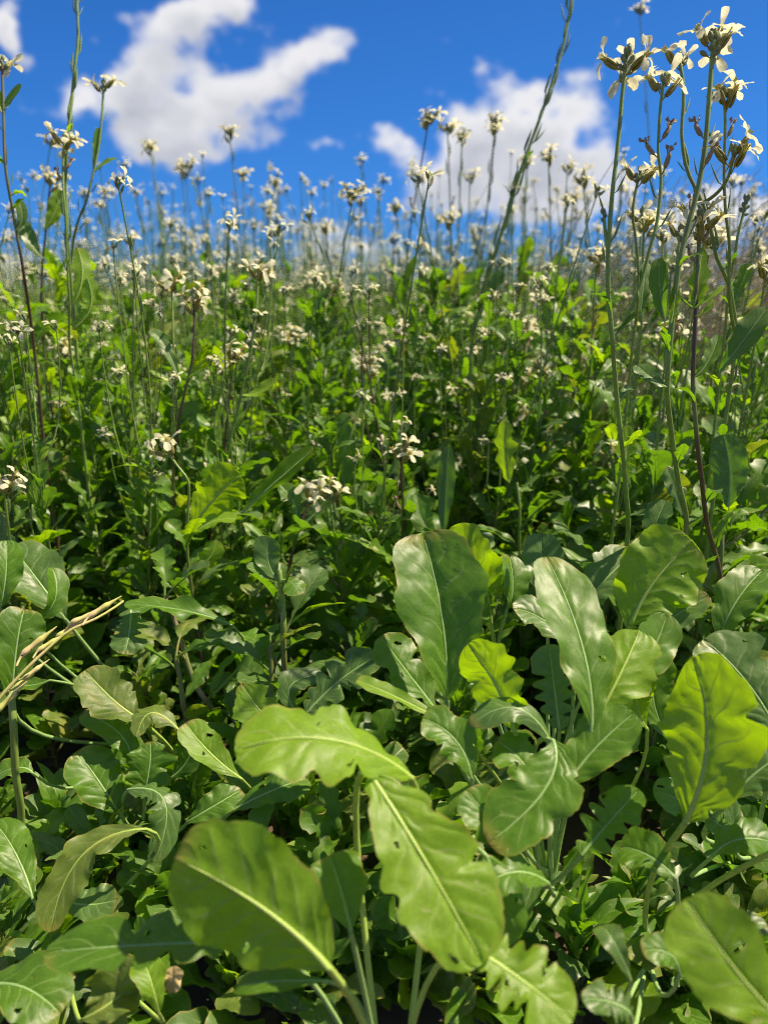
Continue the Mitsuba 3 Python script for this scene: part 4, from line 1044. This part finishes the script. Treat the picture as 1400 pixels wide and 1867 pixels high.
# dry grass among the crop at right
gr = np.random.default_rng(5)
blades = []
for q in range(620):
    y = gr.uniform(.85, 3.2)
    x = y * gr.uniform(.30, .62) if y > 1.6 else y * gr.normal(.24, .07)
    h = gr.uniform(.36, .56)
    a = gr.normal(.3, .5)
    lean = gr.uniform(.2, .9)
    B = bez([[x, y, 0], [x + .1 * lean * math.cos(a), y + .05 * math.sin(a), h * .7], [x + h * lean * math.cos(a), y + h * lean * .4 * math.sin(a), h]], np.linspace(0, 1, 7))
    blades.append(tube(B, np.linspace(.0015, .0004, 7), 3))
scene['dry_grass'] = ply(join(*blades), 'straw')
labels['dry_grass'] = {'label': 'tan dry grass leaning among the plants at right', 'kind': 'stuff'}

# small litter on the soil
lit = []
for q in range(900):
    y = .25 + 1.1 * gr.random()
    x = (gr.random() * 2 - 1) * .62 * y
    o = np.array([x, y, gr.uniform(-.006, .006)])
    a = gr.uniform(0, 6.28)
    s = gr.uniform(.004, .016)
    dv = np.array([math.cos(a), math.sin(a), gr.uniform(-.2, .2)])
    C = lambda t: bez([o, o + dv * s * .5 + [0, 0, s * .3], o + dv * s], t)
    lit.append(blade(C, s * gr.uniform(.3, .7), (0, 0, 1), .3, 'wavy', .15, 0, 0, .5, 6, 3, q))
plain('old_leaf', (.17, .12, .06), .85, .1, .5, 120)
scene['litter'] = ply(join(*lit), 'old_leaf')
labels['litter'] = {'label': 'small dry leaf scraps on the soil', 'kind': 'stuff'}

# dry scrub on the horizon at right
for k, (x, y, w, h, lab) in enumerate([(1.12, 2.5, .85, .64, 'pale tan dry bush at the right edge behind the tall stalks, the nearest one'), (1.5, 3.0, 1.1, .80, 'larger pale tan dry bush at the right end of the horizon'), (1.32, 3.6, 1.2, .66, 'low pale tan dry bush on the horizon, leftmost of the three')]):
    r = np.random.default_rng(70 + k)
    pl = Plant('dry_bush', lab, 'bush')
    tw, lv = [], []
    for q in range(46):
        a, e = r.uniform(0, 6.28), r.uniform(.35, 1.4)
        L = r.uniform(.6, 1.05)
        tip = np.array([x + w * .5 * math.cos(a) * math.cos(e) * L, y + w * .5 * math.sin(a) * math.cos(e) * L, h * math.sin(e) * L])
        B = bez([[x + r.normal(0, .06), y + r.normal(0, .06), 0], [x + (tip[0] - x) * .3, y + (tip[1] - y) * .3, tip[2] * .6], tip], np.linspace(0, 1, 6))
        tw.append(tube(B, np.linspace(.004, .001, 6), 4))
        for z in range(110):
            f = r.uniform(.35, 1)
            o = bez([B[0], B[2], B[-1]], [f])[0] + r.normal(0, .07, 3)
            M = placed(o, r.uniform(0, 6.28), r.uniform(-.5, 1.2), r.uniform(0, 3), r.uniform(.010, .026))
            lv.append((np.array([[0, 0, 0], [.5, .22, .05], [1, 0, 0], [.5, -.22, .05]]) @ M[:3, :3].T + M[:3, 3], np.array([[0, 1, 2], [0, 2, 3]]), np.zeros((4, 2)) + .5))
    pl.part('branches', ply(join(*tw), 'bark'))
    d = ply(join(*lv), 'scrub_leaf')
    pl.part('foliage', d)
